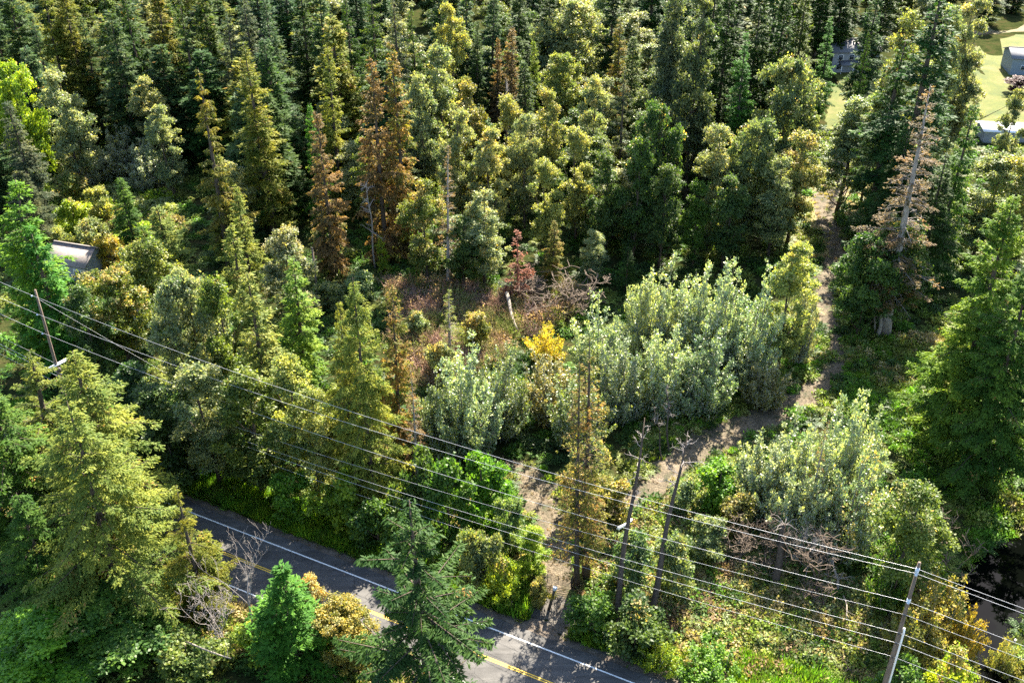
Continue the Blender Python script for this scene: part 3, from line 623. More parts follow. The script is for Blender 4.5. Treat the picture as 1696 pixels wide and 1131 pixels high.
# ------------------------------------------------------------------ the trees one can tell apart (top x, top y, foot y or -height, width: in the photograph)
BACK = 'tall dark conifers of the far wood'
T = [
# far wood, upper left
('farfir', 14, -10, 225, 62, 'darkfir', .02, 'dark fir whose top leaves the photo at its upper left corner'),
('farfir', 62, -34, 240, 58, 'yfir', .02, 'yellow-green fir in the far wood beside the corner fir'),
('fir', 52, 28, 232, 62, 'bluefir', .0, 'blue-green fir standing lower before the upper left corner firs'),
('farfir', 104, -20, 238, 60, 'olive', .04, 'olive-topped fir between the blue-green fir and the dark hemlock'),
('fir', 128, 30, 240, 66, 'darkfir', .02, 'dark fir directly behind the crooked pale alder grove'),
('farfir', 165, -28, 236, 60, 'fir', .03, 'mid green fir cut by the top edge above the pale crooked alder'),
('spruce', 205, -22, 240, 70, 'darkfir', .02, 'blackish spruce cut by the top edge above the silvery bushes'),
('farfir', 250, -38, 235, 66, 'olive', .05, 'olive fir cut by the top edge above the crooked alder'),
('spruce', 300, -8, 250, 78, 'darkfir', .02, 'shaggy dark spruce rising behind the flat-branched spruce'),
('farfir', 338, -30, 240, 66, 'fir', .05, 'green fir with thin top behind the shaggy dark spruce'),
('spruce', 366, 22, 262, 70, 'greyspruce', .04, 'grey-green spruce just behind the big olive fir'),
('fir', 405, -20, 250, 80, 'greyspruce', .03, 'tall grey-green fir whose top leaves the photo above the olive fir'),
('fir', 448, 0, 290, 92, 'bluefir', .04, 'big blue-green fir with drooping boughs behind the olive fir'),
('farfir', 492, -25, 235, 64, 'darkfir', .02, 'dark fir against the top edge beside the blue-green fir'),
('cedar', 540, 74, 330, 62, 'ycedar', .02, 'yellow-tipped cedar behind the rust brown cedar'),
('cedar', 512, 168, 372, 44, 'brightfir', .0, 'narrow bright green cedar touching the rust brown cedar'),
('farfir', 530, -20, 240, 60, 'bluefir', .0, 'bluish fir cut by the top edge above the yellow-tipped cedar'),
('spruce', 572, -30, 250, 66, 'darkfir', .0, 'dark spruce cut by the top edge above the brown cedar pair'),
('spruce', 612, -34, 262, 80, 'fir', .03, 'large green spruce cut by the top edge behind the brown cedar pair'),
('spruce', 652, -10, 262, 72, 'greyspruce', .0, 'grey spruce behind the greener of the two brown cedars'),
('spruce', 686, 8, 250, 52, 'darkfir', .0, 'nearly black narrow spruce between brown cedars and pale alders'),
('fir', 785, 36, 225, 42, 'darkfir', .0, 'small blackish fir standing against the pale yellow alders'),
('farfir', 770, -20, 190, 56, 'bluefir', .0, 'bluish far fir cut by the top edge above the blackish fir'),
('farfir', 812, -6, 200, 50, 'bluefir', .0, 'blue-green far fir just behind the brown fir'),
('farfir', 725, -30, 190, 54, 'darkfir', .0, 'dark far fir cut by the top edge behind a pale alder'),
('cedar', 846, 42, 235, 54, 'brown', .15, 'brown dying fir sticking out above the yellow alders'),
('cedar', 822, 62, 235, 34, 'brown', .1, 'narrow brown companion of the brown dying fir'),
('cedar', 890, 64, 232, 42, 'cedar', .05, 'green cedar between the brown fir and the domed maple'),
('farfir', 860, -16, 180, 58, 'darkfir', .0, 'dark far fir cut by the top edge behind the green cedar'),
('farfir', 905, -25, 180, 50, 'darkfir', .0, 'dark far fir behind the wide pale maple'),
('maple', 952, 6, 175, 104, 'palder', .10, 'wide pale yellow-green maple near the top edge'),
('maple', 905, 40, 185, 60, 'palder', .12, 'smaller pale maple crowding the wide pale maple'),
('farfir', 1020, -30, 185, 60, 'darkfir', .0, 'dark far fir behind the wide pale maple and the bronze fir'),
('cedar', 1030, 30, 235, 58, 'olive', .35, 'bronze-topped fir behind the weeping hemlock'),
('maple', 935, 92, 240, 76, 'yalder', .15, 'domed yellow-green maple in the middle of the alder wood'),
('alder', 700, 120, 330, 60, 'palder', .08, 'pale alder just past the brown cedar pair'),
('alder', 745, 8, 245, 62, 'yalder', .08, 'yellow-green alder at the top edge behind the blackish fir'),
('alder', 732, 75, 290, 66, 'palder', .10, 'pale alder below the top-edge yellow-green alder'),
('alder', 782, 134, 350, 64, 'olive', .30, 'olive and amber alder with a rounded twiggy top'),
('alder', 756, 180, 380, 62, 'palder', .16, 'pale cream alder in front of the olive and amber alder'),
('alder', 842, 158, 352, 60, 'yalder', .22, 'yellow alder below the brown dying fir'),
('alder', 812, 215, 400, 62, 'palder', .28, 'tan and cream alder above the red dead conifer'),
('alder', 870, 190, 380, 52, 'palder', .18, 'slim cream alder beside the yellow alder'),
('alder', 908, 148, 345, 60, 'yalder', .25, 'yellow-topped alder below the domed maple'),
('alder', 985, 128, 330, 56, 'palder', .20, 'pale alder beside the weeping hemlock'),
('alder', 960, 212, 400, 60, 'yalder', .16, 'bright yellow-green alder with dark lower crown'),
('alder', 908, 262, 425, 58, 'yalder', .16, 'yellow-green alder standing over the dark gap near the young birch'),
('weeper', 1037, 108, 345, 80, 'greyspruce', .04, 'weeping hemlock with hanging grey-green boughs'),
('alder', 1008, 250, 425, 60, 'dalder', .06, 'dark green alder in front of the weeping hemlock'),
('tallalder', 1118, -12, 320, 86, 'greysilver', .05, 'tall silvery-leaved alder at the top edge behind the yellow-topped maple'),
('tallalder', 1168, -16, 335, 90, 'greysilver', .06, 'second tall silvery alder beside the dark twin firs'),
('maple', 1098, 174, 405, 88, 'dalder', .20, 'dark maple with a yellow top shoot below the tall silvery alders'),
('alder', 1062, 225, 430, 66, 'dalder', .12, 'dark green alder against the yellow-topped maple'),
('farfir', 1215, -32, 285, 58, 'darkfir', .0, 'dark fir cut by the top edge before the bright green fir'),
('farfir', 1262, -14, 290, 66, 'darkfir', .0, 'first of the dark twin firs behind the bright green fir'),
('farfir', 1302, -30, 290, 62, 'darkfir', .02, 'second of the dark twin firs nearer the grey house'),
('farfir', 1340, -26, 270, 60, 'fir', .0, 'green-edged fir between the twin firs and the small bright fir'),
('fir', 1243, 50, 330, 74, 'brightfir', .0, 'bright green pointed fir in the middle of the dark firs'),
('fir', 1383, 26, 205, 50, 'brightfir', .0, 'small bright green fir beside the grey house'),
('farfir', 1452, -30, 200, 50, 'bluefir', .0, 'blue-green fir just past the grey house'),
('spruce', 1442, 42, 265, 36, 'darkfir', .0, 'dark ragged spruce hiding one end of the grey house'),
('farfir', 1405, -60, 110, 50, 'darkfir', .0, 'far dark fir behind the roof of the grey house'),
('farfir', 1372, -55, 120, 50, 'darkfir', .0, 'far dark fir behind the small bright green fir'),
('farfir', 1475, -60, 118, 50, 'darkfir', .0, 'far dark fir behind the blue-green fir'),
('farfir', 1655, -58, 40, 44, 'darkfir', .0, 'distant dark fir on the dry lawn at the top edge'),
('farfir', 1690, -40, 20, 40, 'darkfir', .0, 'distant dark fir at the upper right corner'),
('maple', 1312, 104, 345, 104, 'sage', .12, 'big pale maple below the dark twin firs'),
('maple', 1252, 198, 400, 92, 'sage', .14, 'pale sage maple in front of the bright green fir'),
('alder', 1196, 204, 405, 70, 'palder', .26, 'amber-tinged alder beside the pale sage maple'),
('alder', 1332, 222, 402, 74, 'yalder', .42, 'golden-topped alder above the sunny clearing'),
('alder', 1296, 262, 425, 66, 'sage', .08, 'sage green alder at the shaded edge of the clearing'),
('alder', 1162, 300, 440, 46, 'green', .02, 'small green alder in the dark understory below the amber-tinged alder'),
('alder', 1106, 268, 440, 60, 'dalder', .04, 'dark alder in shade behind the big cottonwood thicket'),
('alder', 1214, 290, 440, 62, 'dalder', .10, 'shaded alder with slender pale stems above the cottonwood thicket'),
('tallalder', 1421, 160, 352, 96, 'palder', .04, 'pale alder with twin dark stems standing in the clearing'),
('fir', 1562, -26, 420, 190, 'deepgreen', .05, 'very tall spruce rising over everything beside the grey snag'),
('spruce', 1500, 70, 400, 140, 'darkfir', .03, 'dark spruce in front of the very tall spruce'),
('tallalder', 1515, 18, 345, 92, 'yalder', .14, 'yellow-green maple wrapped around the very tall spruce'),
('tallalder', 1622, -4, 318, 86, 'palder', .22, 'broad tan-green maple between the tall spruce and the barn'),
('tallalder', 1590, 10, 335, 76, 'palder', .12, 'pale maple pressed behind the very tall spruce'),
('cedar', 1610, 176, 470, 84, 'green', .0, 'deep green columnar cedar just past the grey snag'),
('alder', 1462, 150, 335, 62, 'silver', .05, 'silver-leaved alder in front of the dark spruce'),
('maple', 1692, 128, 155, 44, 'plum', .0, 'purple-leaved ornamental tree by the barn'),
('cedar', 1712, 240, 395, 60, 'fir', .1, 'young cedar at the edge near the white flat roof'),
('alder', 1655, 262, 440, 92, 'palder', .14, 'pale alder below the white flat roof'),
('alder', 1702, 268, 455, 80, 'yalder', .2, 'yellow-green alder at the photo edge below the white flat roof'),
('alder', 1690, 150, 300, 46, 'sage', .05, 'slender pale alder overlapping the lawn by the purple tree'),
('densecedar', 1690, 318, 742, 225, 'cedar', .02, 'huge bright green cedar filling the right edge of the photo'),
('densecedar', 1728, 420, 800, 210, 'green', .03, 'second large green cedar behind the huge cedar at the photo edge'),
('fir', 1508, 210, 452, 120, 'darkfir', .03, 'dark broad fir behind the grey snag'),
('fir', 1570, 260, 500, 110, 'darkfir', .0, 'dark fir between the grey snag and the columnar cedar'),
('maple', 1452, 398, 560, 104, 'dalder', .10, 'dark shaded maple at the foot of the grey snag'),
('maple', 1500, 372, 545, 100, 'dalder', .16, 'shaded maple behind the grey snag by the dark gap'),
('shrub', 1424, 452, 520, 60, 'olive', .12, 'olive bush bordering the dirt path below the clearing'),
('sparse', 1556, 148, 558, 165, 'tan', .35, 'tall grey snag with curved bare limbs and sparse tan foliage'),
# left side, middle distance
('maple', 10, 108, 330, 78, 'lime', .05, 'lime green maple at the left edge below the corner firs'),
('fir', 14, 168, 400, 92, 'greyspruce', .02, 'blue-grey fir with sweeping boughs at the left edge'),
('fir', 44, 290, 432, 62, 'greyspruce', .0, 'pale blue-green young fir before the left edge fir'),
('alder', 90, 116, 322, 74, 'palder', .06, 'cream-topped alder between the edge fir and silvery bushes'),
('alder', 238, 128, 290, 56, 'palder', .10, 'crooked cream alder in front of the black spruce'),
('alder', 262, 178, 330, 56, 'palder', .06, 'lower cream alder leaning on the flat-branched spruce'),
('cottonwood', 186, 205, 292, 74, 'sage', .0, 'rounded silvery bush in the middle of the far clearing'),
('cottonwood', 132, 228, 302, 62, 'sage', .0, 'rounded silvery bush beside the cream-topped alder'),
('cottonwood', 232, 228, 312, 62, 'sage', .0, 'pale silvery bush nearest the crooked alder'),
('cedar', 200, 300, 425, 66, 'green', .02, 'dark green young cedar in the shrubby clearing'),
('shrub', 110, 292, 345, 60, 'pcedar', .25, 'tan-green bush at the near side of the silvery bushes'),
('shrub', 160, 318, 372, 50, 'yalder', .10, 'yellow-green shrub behind the young cedar'),
('shrub', 118, 340, 400, 58, 'lime', .06, 'lime shrub in the shrubby clearing beside the edge fir'),
('shrub', 150, 375, 430, 66, 'yalder', .16, 'yellow-green shrub just behind the tan roof'),
('shrub', 100, 385, 430, 44, 'yalder', .08, 'low yellow shrub between green fir and tan roof'),
('shrub', 180, 398, 452, 50, 'gold', .3, 'yellow-gold bush beside the tan roof'),
('weeper', 326, 112, 452, 120, 'olive', .12, 'spruce with flat spreading branches like a broken parasol'),
('fir', 412, 68, 392, 108, 'yfir', .10, 'big olive-gold fir standing alone behind the yellow cedar'),
('cedar', 362, 250, 440, 74, 'ycedar', .06, 'yellow-green cedar in front of the flat-branched spruce'),
('cedar', 392, 305, 470, 60, 'ycedar', .08, 'lower yellow-green cedar beside the yellow-green cedar'),
('cedar', 378, 374, 580, 84, 'ycedar', .18, 'amber-tipped cedar right behind the overhead wires'),
('alder', 470, 378, 560, 92, 'palder', .12, 'cream alder between the amber-tipped cedar and the bare pole'),
('cedar', 478, 425, 645, 96, 'cedar', .02, 'bright green cedar just before the bare wooden pole'),
('cedar', 268, 340, 485, 86, 'pcedar', .05, 'pale olive cedar between the young cedar and flat-branched spruce'),
('maple', 240, 400, 540, 110, 'pcedar', .12, 'wide olive maple beside the tan roof'),
('maple', 178, 446, 600, 108, 'alder', .30, 'yellow-flecked maple in front of the tan roof'),
('alder', 128, 470, 640, 70, 'dalder', .12, 'dark green alder just past the crossarm pole'),
('cedar', 6, 302, 605, 150, 'vivid', .0, 'vivid green cedar at the left edge behind the crossarm pole'),
('cedar', 48, 372, 620, 110, 'brightfir', .0, 'bright green cedar between the tan roof and the photo edge'),
('maple', 300, 466, 700, 122, 'palder', .10, 'pale leafy maple over the wires beside the dark hollow'),
('alder', 352, 470, 712, 80, 'alder', .12, 'tall green alder behind the amber-tipped cedar foot'),
('cedar', 410, 455, 745, 122, 'pcedar', .04, 'dense olive-green cedar in front of the bright green cedar'),
('alder', 325, 600, 800, 104, 'palder', .06, 'sunlit alder reaching over the dark hollow toward the wires'),
('alder', 400, 610, 815, 110, 'alder', .06, 'green alder beside the road behind the tilted shadow'),
('alder', 468, 590, 810, 90, 'yalder', .05, 'yellow-green alder between olive cedar and the big twin cedar'),
('alder', 505, 640, 830, 76, 'yalder', .10, 'yellow alder at the foot of the big twin cedar'),
('nearcedar', -40, 640, -22, 320, 'green', .03, 'dark green cedar crowding the left edge below the drooping spruce'),
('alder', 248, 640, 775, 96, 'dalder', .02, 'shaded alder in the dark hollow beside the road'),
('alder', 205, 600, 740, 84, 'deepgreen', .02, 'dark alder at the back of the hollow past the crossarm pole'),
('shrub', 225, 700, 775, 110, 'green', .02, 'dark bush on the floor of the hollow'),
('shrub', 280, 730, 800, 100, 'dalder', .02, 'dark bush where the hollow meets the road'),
# brown cedars and middle
('cedar', 528, 178, 455, 76, 'rust', .25, 'rust brown cedar standing alone'),
('cedar', 617, 95, 430, 92, 'brown', .45, 'browner of the paired brown cedars'),
('cedar', 656, 68, 425, 84, 'olive', .55, 'greener of the paired brown cedars'),
('alder', 540, 330, 450, 50, 'dalder', .5, 'small tan alder under the rust brown cedar'),
('sparse', 733, 238, 478, 64, 'tan', .35, 'pale dead conifer with thin dark trunk before the alders'),
('alder', 700, 300, 470, 70, 'pcedar', .35, 'tan and olive alder around the pale dead conifer'),
('alder', 800, 320, 475, 72, 'palder', .22, 'cream alder behind the red dead conifer'),
('alder', 765, 360, 480, 62, 'dalder', .12, 'dark-centred alder beside the pale dead conifer'),
('sparse', 858, 378, 492, 62, 'red', .0, 'small brick-red dead conifer'),
('cedar', 917, 360, 470, 46, 'olive', .4, 'bronze young cedar next to the red dead conifer'),
('alder', 985, 378, 468, 44, 'palder', .02, 'young birch-like tree with bright round crown'),
('smallfir', 1042, 402, 482, 46, 'darkfir', .0, 'dark young fir beside the big cottonwood thicket'),
('smallfir', 631, 388, 452, 34, 'lime', .1, 'slender lime yellow sapling conifer in the shade'),
('shrub', 600, 455, 500, 56, 'silver', .05, 'pale grey-green bush under the lime yellow sapling'),
('shrub', 545, 470, 515, 56, 'sage', .0, 'round pale green bush beside the bare wooden pole'),
('sparse', 740, 478, 590, 54, 'ycedar', .2, 'small yellowing conifer in the red-brown thicket'),
('nearcedar', 584, 458, 838, 195, 'ycedar', .06, 'big yellow-green twin cedar beside the road'),
('nearcedar', 552, 500, 822, 130, 'ycedar', .08, 'second stem of the big yellow-green twin cedar'),
('cedar', 641, 468, 775, 84, 'olive', .55, 'orange-brown cedar touching the big twin cedar'),
('sparse', 680, 600, 800, 60, 'rust', .3, 'reddish dying conifer below the orange-brown cedar'),
('willow', 905, 522, 592, 62, 'gold', .0, 'golden orange sapling in the middle thicket'),
('cottonwood', 920, 560, 690, 90, 'olive', .35, 'olive and yellow bush below the golden sapling'),
('cottonwood', 768, 540, 750, 108, 'silver', .05, 'pale cottonwood with dark forked stems above the path head'),
('cottonwood', 715, 610, 760, 80, 'alder', .05, 'green cottonwood beside the reddish dying conifer'),
('cottonwood', 830, 560, 715, 84, 'alder', .04, 'green leafy cottonwood beside the fallen log'),
('cottonwood', 1000, 478, 640, 90, 'silver', .02, 'silvery cottonwood next to the golden sapling'),
('cottonwood', 960, 600, 735, 90, 'alder', .12, 'green cottonwood behind the tall dying conifers'),
('cottonwood', 1038, 540, 690, 84, 'dsilver', .06, 'silvery cottonwood behind the dying conifers'),
('cottonwood', 1086, 392, 590, 92, 'silver', .0, 'tallest silver cottonwood at the corner of the big thicket'),
('cottonwood', 1145, 410, 605, 96, 'silver', .04, 'silver cottonwood second from the dark young fir'),
('cottonwood', 1200, 418, 615, 96, 'silver', .06, 'silver cottonwood in the middle of the big thicket'),
('cottonwood', 1258, 440, 620, 92, 'silver', .04, 'silver cottonwood on the path side of the big thicket'),
('cottonwood', 1110, 505, 680, 96, 'silver', .05, 'front silver cottonwood above the leafless forked tree'),
('cottonwood', 1175, 530, 680, 90, 'dsilver', .04, 'front silver cottonwood at the black hollow of the thicket'),
('cottonwood', 1240, 545, 640, 70, 'silver', .05, 'low silver cottonwood in front beside the grassy bank'),
('alder', 1322, 405, 620, 78, 'yalder', .14, 'yellow-green alder between the thicket and the dirt path'),
('cottonwood', 1345, 440, 600, 46, 'palder', .10, 'narrow pale cottonwood leaning over the dirt path'),
('cottonwood', 1275, 585, 672, 62, 'olive', .14, 'tan-green cottonwood clump beside the path bend'),
('cottonwood', 1440, 640, 850, 96, 'silver', .12, 'silver cottonwood with a tall shoot over the shaded meadow'),
('cottonwood', 1380, 655, 862, 100, 'silver', .05, 'silver cottonwood in the middle of the near thicket'),
('cottonwood', 1300, 675, 850, 110, 'silver', .03, 'silver cottonwood of the near thicket beside the dirt path'),
('cottonwood', 1350, 725, 900, 100, 'silver', .10, 'front silver cottonwood of the near thicket'),
('cottonwood', 1432, 735, 915, 100, 'dsilver', .35, 'amber-leaved cottonwood at the front of the near thicket'),
('cottonwood', 1265, 745, 858, 64, 'dsilver', .03, 'low silver cottonwood by the path edge'),
('sparse', 1366, 700, 905, 40, 'tan', .4, 'thin grey dead conifer inside the near thicket'),
('alder', 1530, 800, 1010, 112, 'alder', .22, 'yellow-edged alder behind the utility pole with white conduit'),
('willow', 1500, 880, 1010, 70, 'green', .05, 'green willow in front of the yellow-edged alder'),
('willow', 1575, 948, 1062, 120, 'willow', .25, 'golden willow bush at the stream bank'),
('willow', 1530, 990, 1100, 90, 'willow', .3, 'golden-brown willow bush beside the utility pole foot'),
('willow', 1625, 975, 1075, 64, 'amber', .2, 'amber willow overhanging the stones of the stream'),
('willow', 1690, 1020, 1090, 50, 'willow', .15, 'small willow across the stream at the photo edge'),
('shrub', 1590, 1085, 1180, 80, 'lime', .2, 'lime bush at the bottom edge beside the utility pole'),
('shrub', 1500, 1105, 1180, 90, 'green', .1, 'green shrub at the utility pole foot'),
('shrub', 690, 520, 560, 44, 'sage', .2, 'pale green bush inside the red-brown thicket'),
('shrub', 790, 520, 575, 56, 'olive', .35, 'olive bush inside the red-brown thicket near the fallen log'),
('shrub', 725, 570, 625, 50, 'palder', .2, 'small green-yellow bush at the front of the red-brown thicket'),
# dying conifers by the gate
('sparse', 992, 560, 962, 150, 'olive', .3, 'tallest dying conifer with dark trunk behind the gate'),
('sparse', 972, 600, 972, 120, 'olive', .5, 'second dying conifer with dark trunk behind the gate'),
('shrub', 1010, 800, 868, 80, 'olive', .3, 'olive tan bush hiding the path behind the slimmer dead trunk'),
('shrub', 960, 790, 860, 70, 'olive', .4, 'brown-tinged bush hiding the path behind the tallest dying conifer'),
('shrub', 985, 742, 835, 70, 'sage', .25, 'pale bush under the dying conifers'),
# foreground conifers
('nearcedar', 118, 584, -25, 330, 'ycedar', .08, 'cedar with yellow-green clumps and bare top twigs in the foreground'),
('hugecedar', 112, 664, -27, 390, 'fcedar', .13, 'huge speckled cedar filling the lower left foreground'),
('weeper', 28, 582, -21, 300, 'pcedar', .05, 'drooping spruce at the left edge beside the foreground cedar'),
('nearcedar', 30, 820, -17, 230, 'green', .04, 'leafy green cedar low at the left edge'),
('nearspruce', 290, 800, -17, 170, 'yfir', .03, 'yellow-green spruce leaning out over the road'),
('smallfir', 330, 880, -9, 100, 'yfir', .03, 'small yellow-green fir at the road edge'),
('alder', 160, 990, -8, 180, 'green', .08, 'green alder along the bottom edge under the speckled cedar'),
('alder', 60, 1020, -8, 180, 'vivid', .05, 'vivid green alder at the lower left corner'),
('fir', 462, 935, -14, 170, 'brightfir', .0, 'dense green spruce at the bottom edge beside the yellow maple'),
('maple', 560, 1000, -8, 110, 'ymaple', .12, 'bright yellow maple between two foreground spruces'),
('alder', 512, 955, -8, 60, 'amber', .4, 'amber-leaved tree peeking over the road behind the dense green spruce'),
('shrub', 420, 1040, -4, 90, 'lime', .1, 'lime bush below the dead branching trees'),
('weeper', 697, 826, -27, 470, 'deepgreen', .03, 'large dark spruce with dead grey top branches over the road'),
('shrub', 300, 1060, -4, 120, 'alder', .1, 'green bush at the bottom edge with a bleached branch'),
# bushes near the gate and verge
('shrub', 845, 835, 920, 62, 'dsilver', .04, 'pale grey-green bush beside the footpath'),
('shrub', 800, 770, 870, 90, 'vivid', .04, 'vivid green bush at the footpath head'),
('shrub', 740, 775, 900, 90, 'green', .02, 'dark green bush under the wires past the dark spruce'),
('shrub', 690, 760, 880, 80, 'dalder', .02, 'shaded green bush behind the dark spruce top'),
('shrub', 810, 885, 975, 70, 'sage', .06, 'sage green bush at the driveway corner'),
('shrub', 772, 880, 975, 64, 'yalder', .08, 'yellow-green bush near the road behind the dark spruce'),
('alder', 885, 872, 958, 52, 'lime', .06, 'little lime green tree beside the metal gate'),
('shrub', 830, 930, 1000, 60, 'lime', .12, 'lime weedy bush at the driveway edge'),
('shrub', 895, 960, 1000, 40, 'willow', .2, 'orange-tinged bush before the metal gate'),
('shrub', 560, 790, 870, 90, 'lime', .03, 'sunlit lime bush on the far verge of the road'),
('shrub', 470, 790, 855, 80, 'vivid', .02, 'vivid green bush at the far verge between tree shadows'),
('shrub', 620, 830, 905, 90, 'green', .0, 'dark green bush on the far verge by the twin cedar'),
('shrub', 1050, 895, 980, 80, 'dsilver', .08, 'pale leafy bush between the two dead trunks'),
('shrub', 1120, 900, 990, 80, 'sage', .12, 'pale leafy bush beyond the taller dead trunk'),
('shrub', 1175, 870, 930, 70, 'sage', .12, 'round sage bush on the open slope'),
('shrub', 1140, 800, 850, 60, 'dsilver', .02, 'dark leafy bush at the path edge beside the taller dead trunk'),
('shrub', 1195, 780, 850, 90, 'vivid', .03, 'vivid green bush in front of the near thicket'),
('shrub', 1230, 830, 890, 70, 'olive', .3, 'tan and olive bush in front of the near thicket'),
('deadthicket', 1235, 890, 945, 70, 'tan', 0, 'bare twiggy bush beside the broken dark stump'),
('deadthicket', 1275, 860, 940, 60, 'tan', 0, 'bare twiggy bush behind the broken dark stump'),
('deadthicket', 1370, 890, 980, 90, 'tan', 0, 'tangle of bleached twigs past the broken dark stump'),
('deadthicket', 880, 460, 505, 80, 'tan', 0, 'brown twiggy bush below the red dead conifer'),
('deadthicket', 940, 455, 520, 90, 'tan', 0, 'wide tan twiggy bush by the little black pool'),
('deadthicket', 1560, 850, 985, 90, 'tan', 0, 'leafless grey bush overhanging the dark stream'),
('bare', 1152, 650, 1040, 100, 'tan', 0, 'tall leafless forked tree leaning over the dirt path'),
('shrub', 1060, 1000, 1075, 110, 'dalder', .04, 'shaded bush at the foot of the dead trunks by the road'),
('shrub', 985, 985, 1050, 90, 'green', .03, 'dark bush on the verge beside the driveway'),
('willow', 1180, 1070, 1120, 110, 'vivid', .02, 'vivid green shrub on the verge at the bottom edge'),
('willow', 1100, 1040, 1100, 80, 'lime', .02, 'lime green shrub on the verge below the dead trunks'),
]
FIRS = ('fir', 'farfir', 'spruce')
DONE = {}
for row in T:
    kind, tx, ty, by, wp, tint, turn, label = row
    if kind == 'bare' or (kind == 'sparse' and tint == 'red'): continue
    nm = None; kw = {}
    if kind == 'weeper': kw['variant'] = 0 if ty > 500 else 1
    if kind == 'sparse': kw['variant'] = 2 if 950 < tx < 1000 else (1 if tx > 1500 else 0)
    grp = {'farfir': BACK, 'cottonwood': 'cottonwood thickets', 'shrub': 'leafy shrubs in the open ground', 'willow': 'willow bushes', 'deadthicket': 'bare twiggy bushes'}.get(kind)
    DONE[label] = tree(kind, tx, ty, by, wp, tint, turn, label, group=grp, **kw)
# the brick-red dead conifer keeps its own wood colour
proto(('redfir', 0), conifer, 205, 12, 2.8, 'fir', z0=.04, dens=.8, leafmul=.8, bare=.35, leafmat=M_deadleaf, barkmat=M_redtwig, branch_dens=10)
KINDH['redfir'] = (12, 2.8); TREENAME['redfir'] = 'dead_conifer'
tree('redfir', 858, 378, 496, 66, 'red', .0, 'small brick-red dead conifer in the middle of the photo')

# leafless trees standing along the open slope
def snag(label, pts_px, base_r, limbs, name='dead_tree', mat=None, seed=0, bark=None):
    """a leaning dead trunk given by its foot pixel and its top pixel with a height"""
    rng = np.random.default_rng(seed)
    (bx, by), (tx, ty), h = pts_px
    x0, y0 = G(bx, by); x1, y1 = G(tx, ty, h)
    z0 = float(ground_z(x0, y0)); root = empty(name, (x0, y0, z0 - .1)); tag(root, label, 'tree', 'dead standing trees')
    top = np.array([x1 - x0, y1 - y0, h - z0]); b = MB()
    q = np.linspace(0, 1, 10); pts = top[None] * q[:, None] + np.c_[np.sin(q * 7 + seed), np.cos(q * 6 + seed), np.zeros(10)] * .12 * np.sin(np.pi * q)[:, None] * 2
    r = base_r * (1 - q) ** .7 * 1.0 + .03; r[0] *= 1.25
    b.tube(pts, r, 6)
    root_tr = b.build('trunk', mat or M_bark, root)
    L = MB()
    for i in range(limbs[0]):
        f = rng.uniform(limbs[1], .99); p0 = np.array([np.interp(f, q, pts[:, j]) for j in range(3)])
        a = rng.random() * 6.28; d = np.array([math.cos(a), math.sin(a), rng.uniform(.1, 1.1)]); ln = limbs[2] * rng.uniform(.4, 1.1) * (1.15 - f * .6)
        P_ = [p0]
        for _ in range(4): d = unit(d + rng.normal(size=3) * .35); P_.append(P_[-1] + d * ln / 4)
        rr = .05 * ln / 2 + .015; L.tube(np.array(P_), np.linspace(rr, .012, 5), 4, cap=False)
        for j in range(4):
            s = P_[rng.integers(1, 4)]; d2 = unit(d + rng.normal(size=3) * .7); L.tube(np.array([s, s + d2 * ln * .2, s + unit(d2 + rng.normal(size=3) * .4) * ln * .38]), [rr * .5, rr * .3, .009], 3, cap=False)
    L.build('limbs', M_deadwood if mat is None else mat, root); return root
snag('tall dead tree leaning with a forked bare top over the dirt path', ((1072, 1040), (1140, 715), 17.5), .34, (15, .70, 3.6), seed=1)
snag('slimmer dead trunk standing before the dying conifers by the gate', ((1015, 1055), (1068, 690), 19), .30, (16, .6, 2.6), seed=2)
snag('thin leafless tree with crooked top beside the path bend', ((1108, 752), (1104, 640), 7), .10, (16, .45, 2.0), seed=3)
snag('very thin leafless tree with flat forked top by the path bend', ((1097, 765), (1084, 672), 6), .08, (10, .6, 1.6), seed=4)
snag('bleached leaning dead tree among the tangle past the stump', ((1388, 985), (1380, 905), 5), .13, (12, .3, 2.0), seed=6, mat=M_deadwood)
snag('pale bare birch trunk leaning under the shaded maples', ((1452, 562), (1470, 478), 7.5), .30, (3, .8, 1.4), seed=7, mat=M_palebark)
snag('second thinner pale trunk curving beside the bare birch trunk', ((1447, 556), (1455, 482), 7), .16, (3, .8, 1.2), seed=8, mat=M_palebark)
snag('dead grey snag with broken twigs in the far alders', ((842, 290), (838, 128), -0 + 24), .2, (22, .4, 2.6), seed=9, mat=M_deadwood)
snag('leafless pale tree under the paired brown cedars', ((622, 445), (606, 300), 17), .14, (16, .4, 3.0), seed=10, mat=M_deadwood)
snag('dark crooked small tree at the near side of the clearing', ((1438, 445), (1448, 358), 8), .18, (14, .4, 3.4), seed=11)
# shorter bare trees rooted near the camera side of the road
def baretree(px, py, h, var, label, s=1.0):
    u, fy, d = ray(px, py); k = (H - h) / d; x, y = u * k, fy * k
    place('bare', x, y, h, h * .22 * s, 'tan', 0, label, variant=var, cat='tree', group='dead standing trees')
baretree(395, 925, 12, 1, 'bare grey branching tree at the road edge beside the dense green spruce')
baretree(352, 985, 8, 2, 'low bare twiggy tree below the small yellow-green fir', 1.1)
baretree(1350, 880, 7, 2, 'small leafless tree tangled behind the broken dark stump', 1.0)
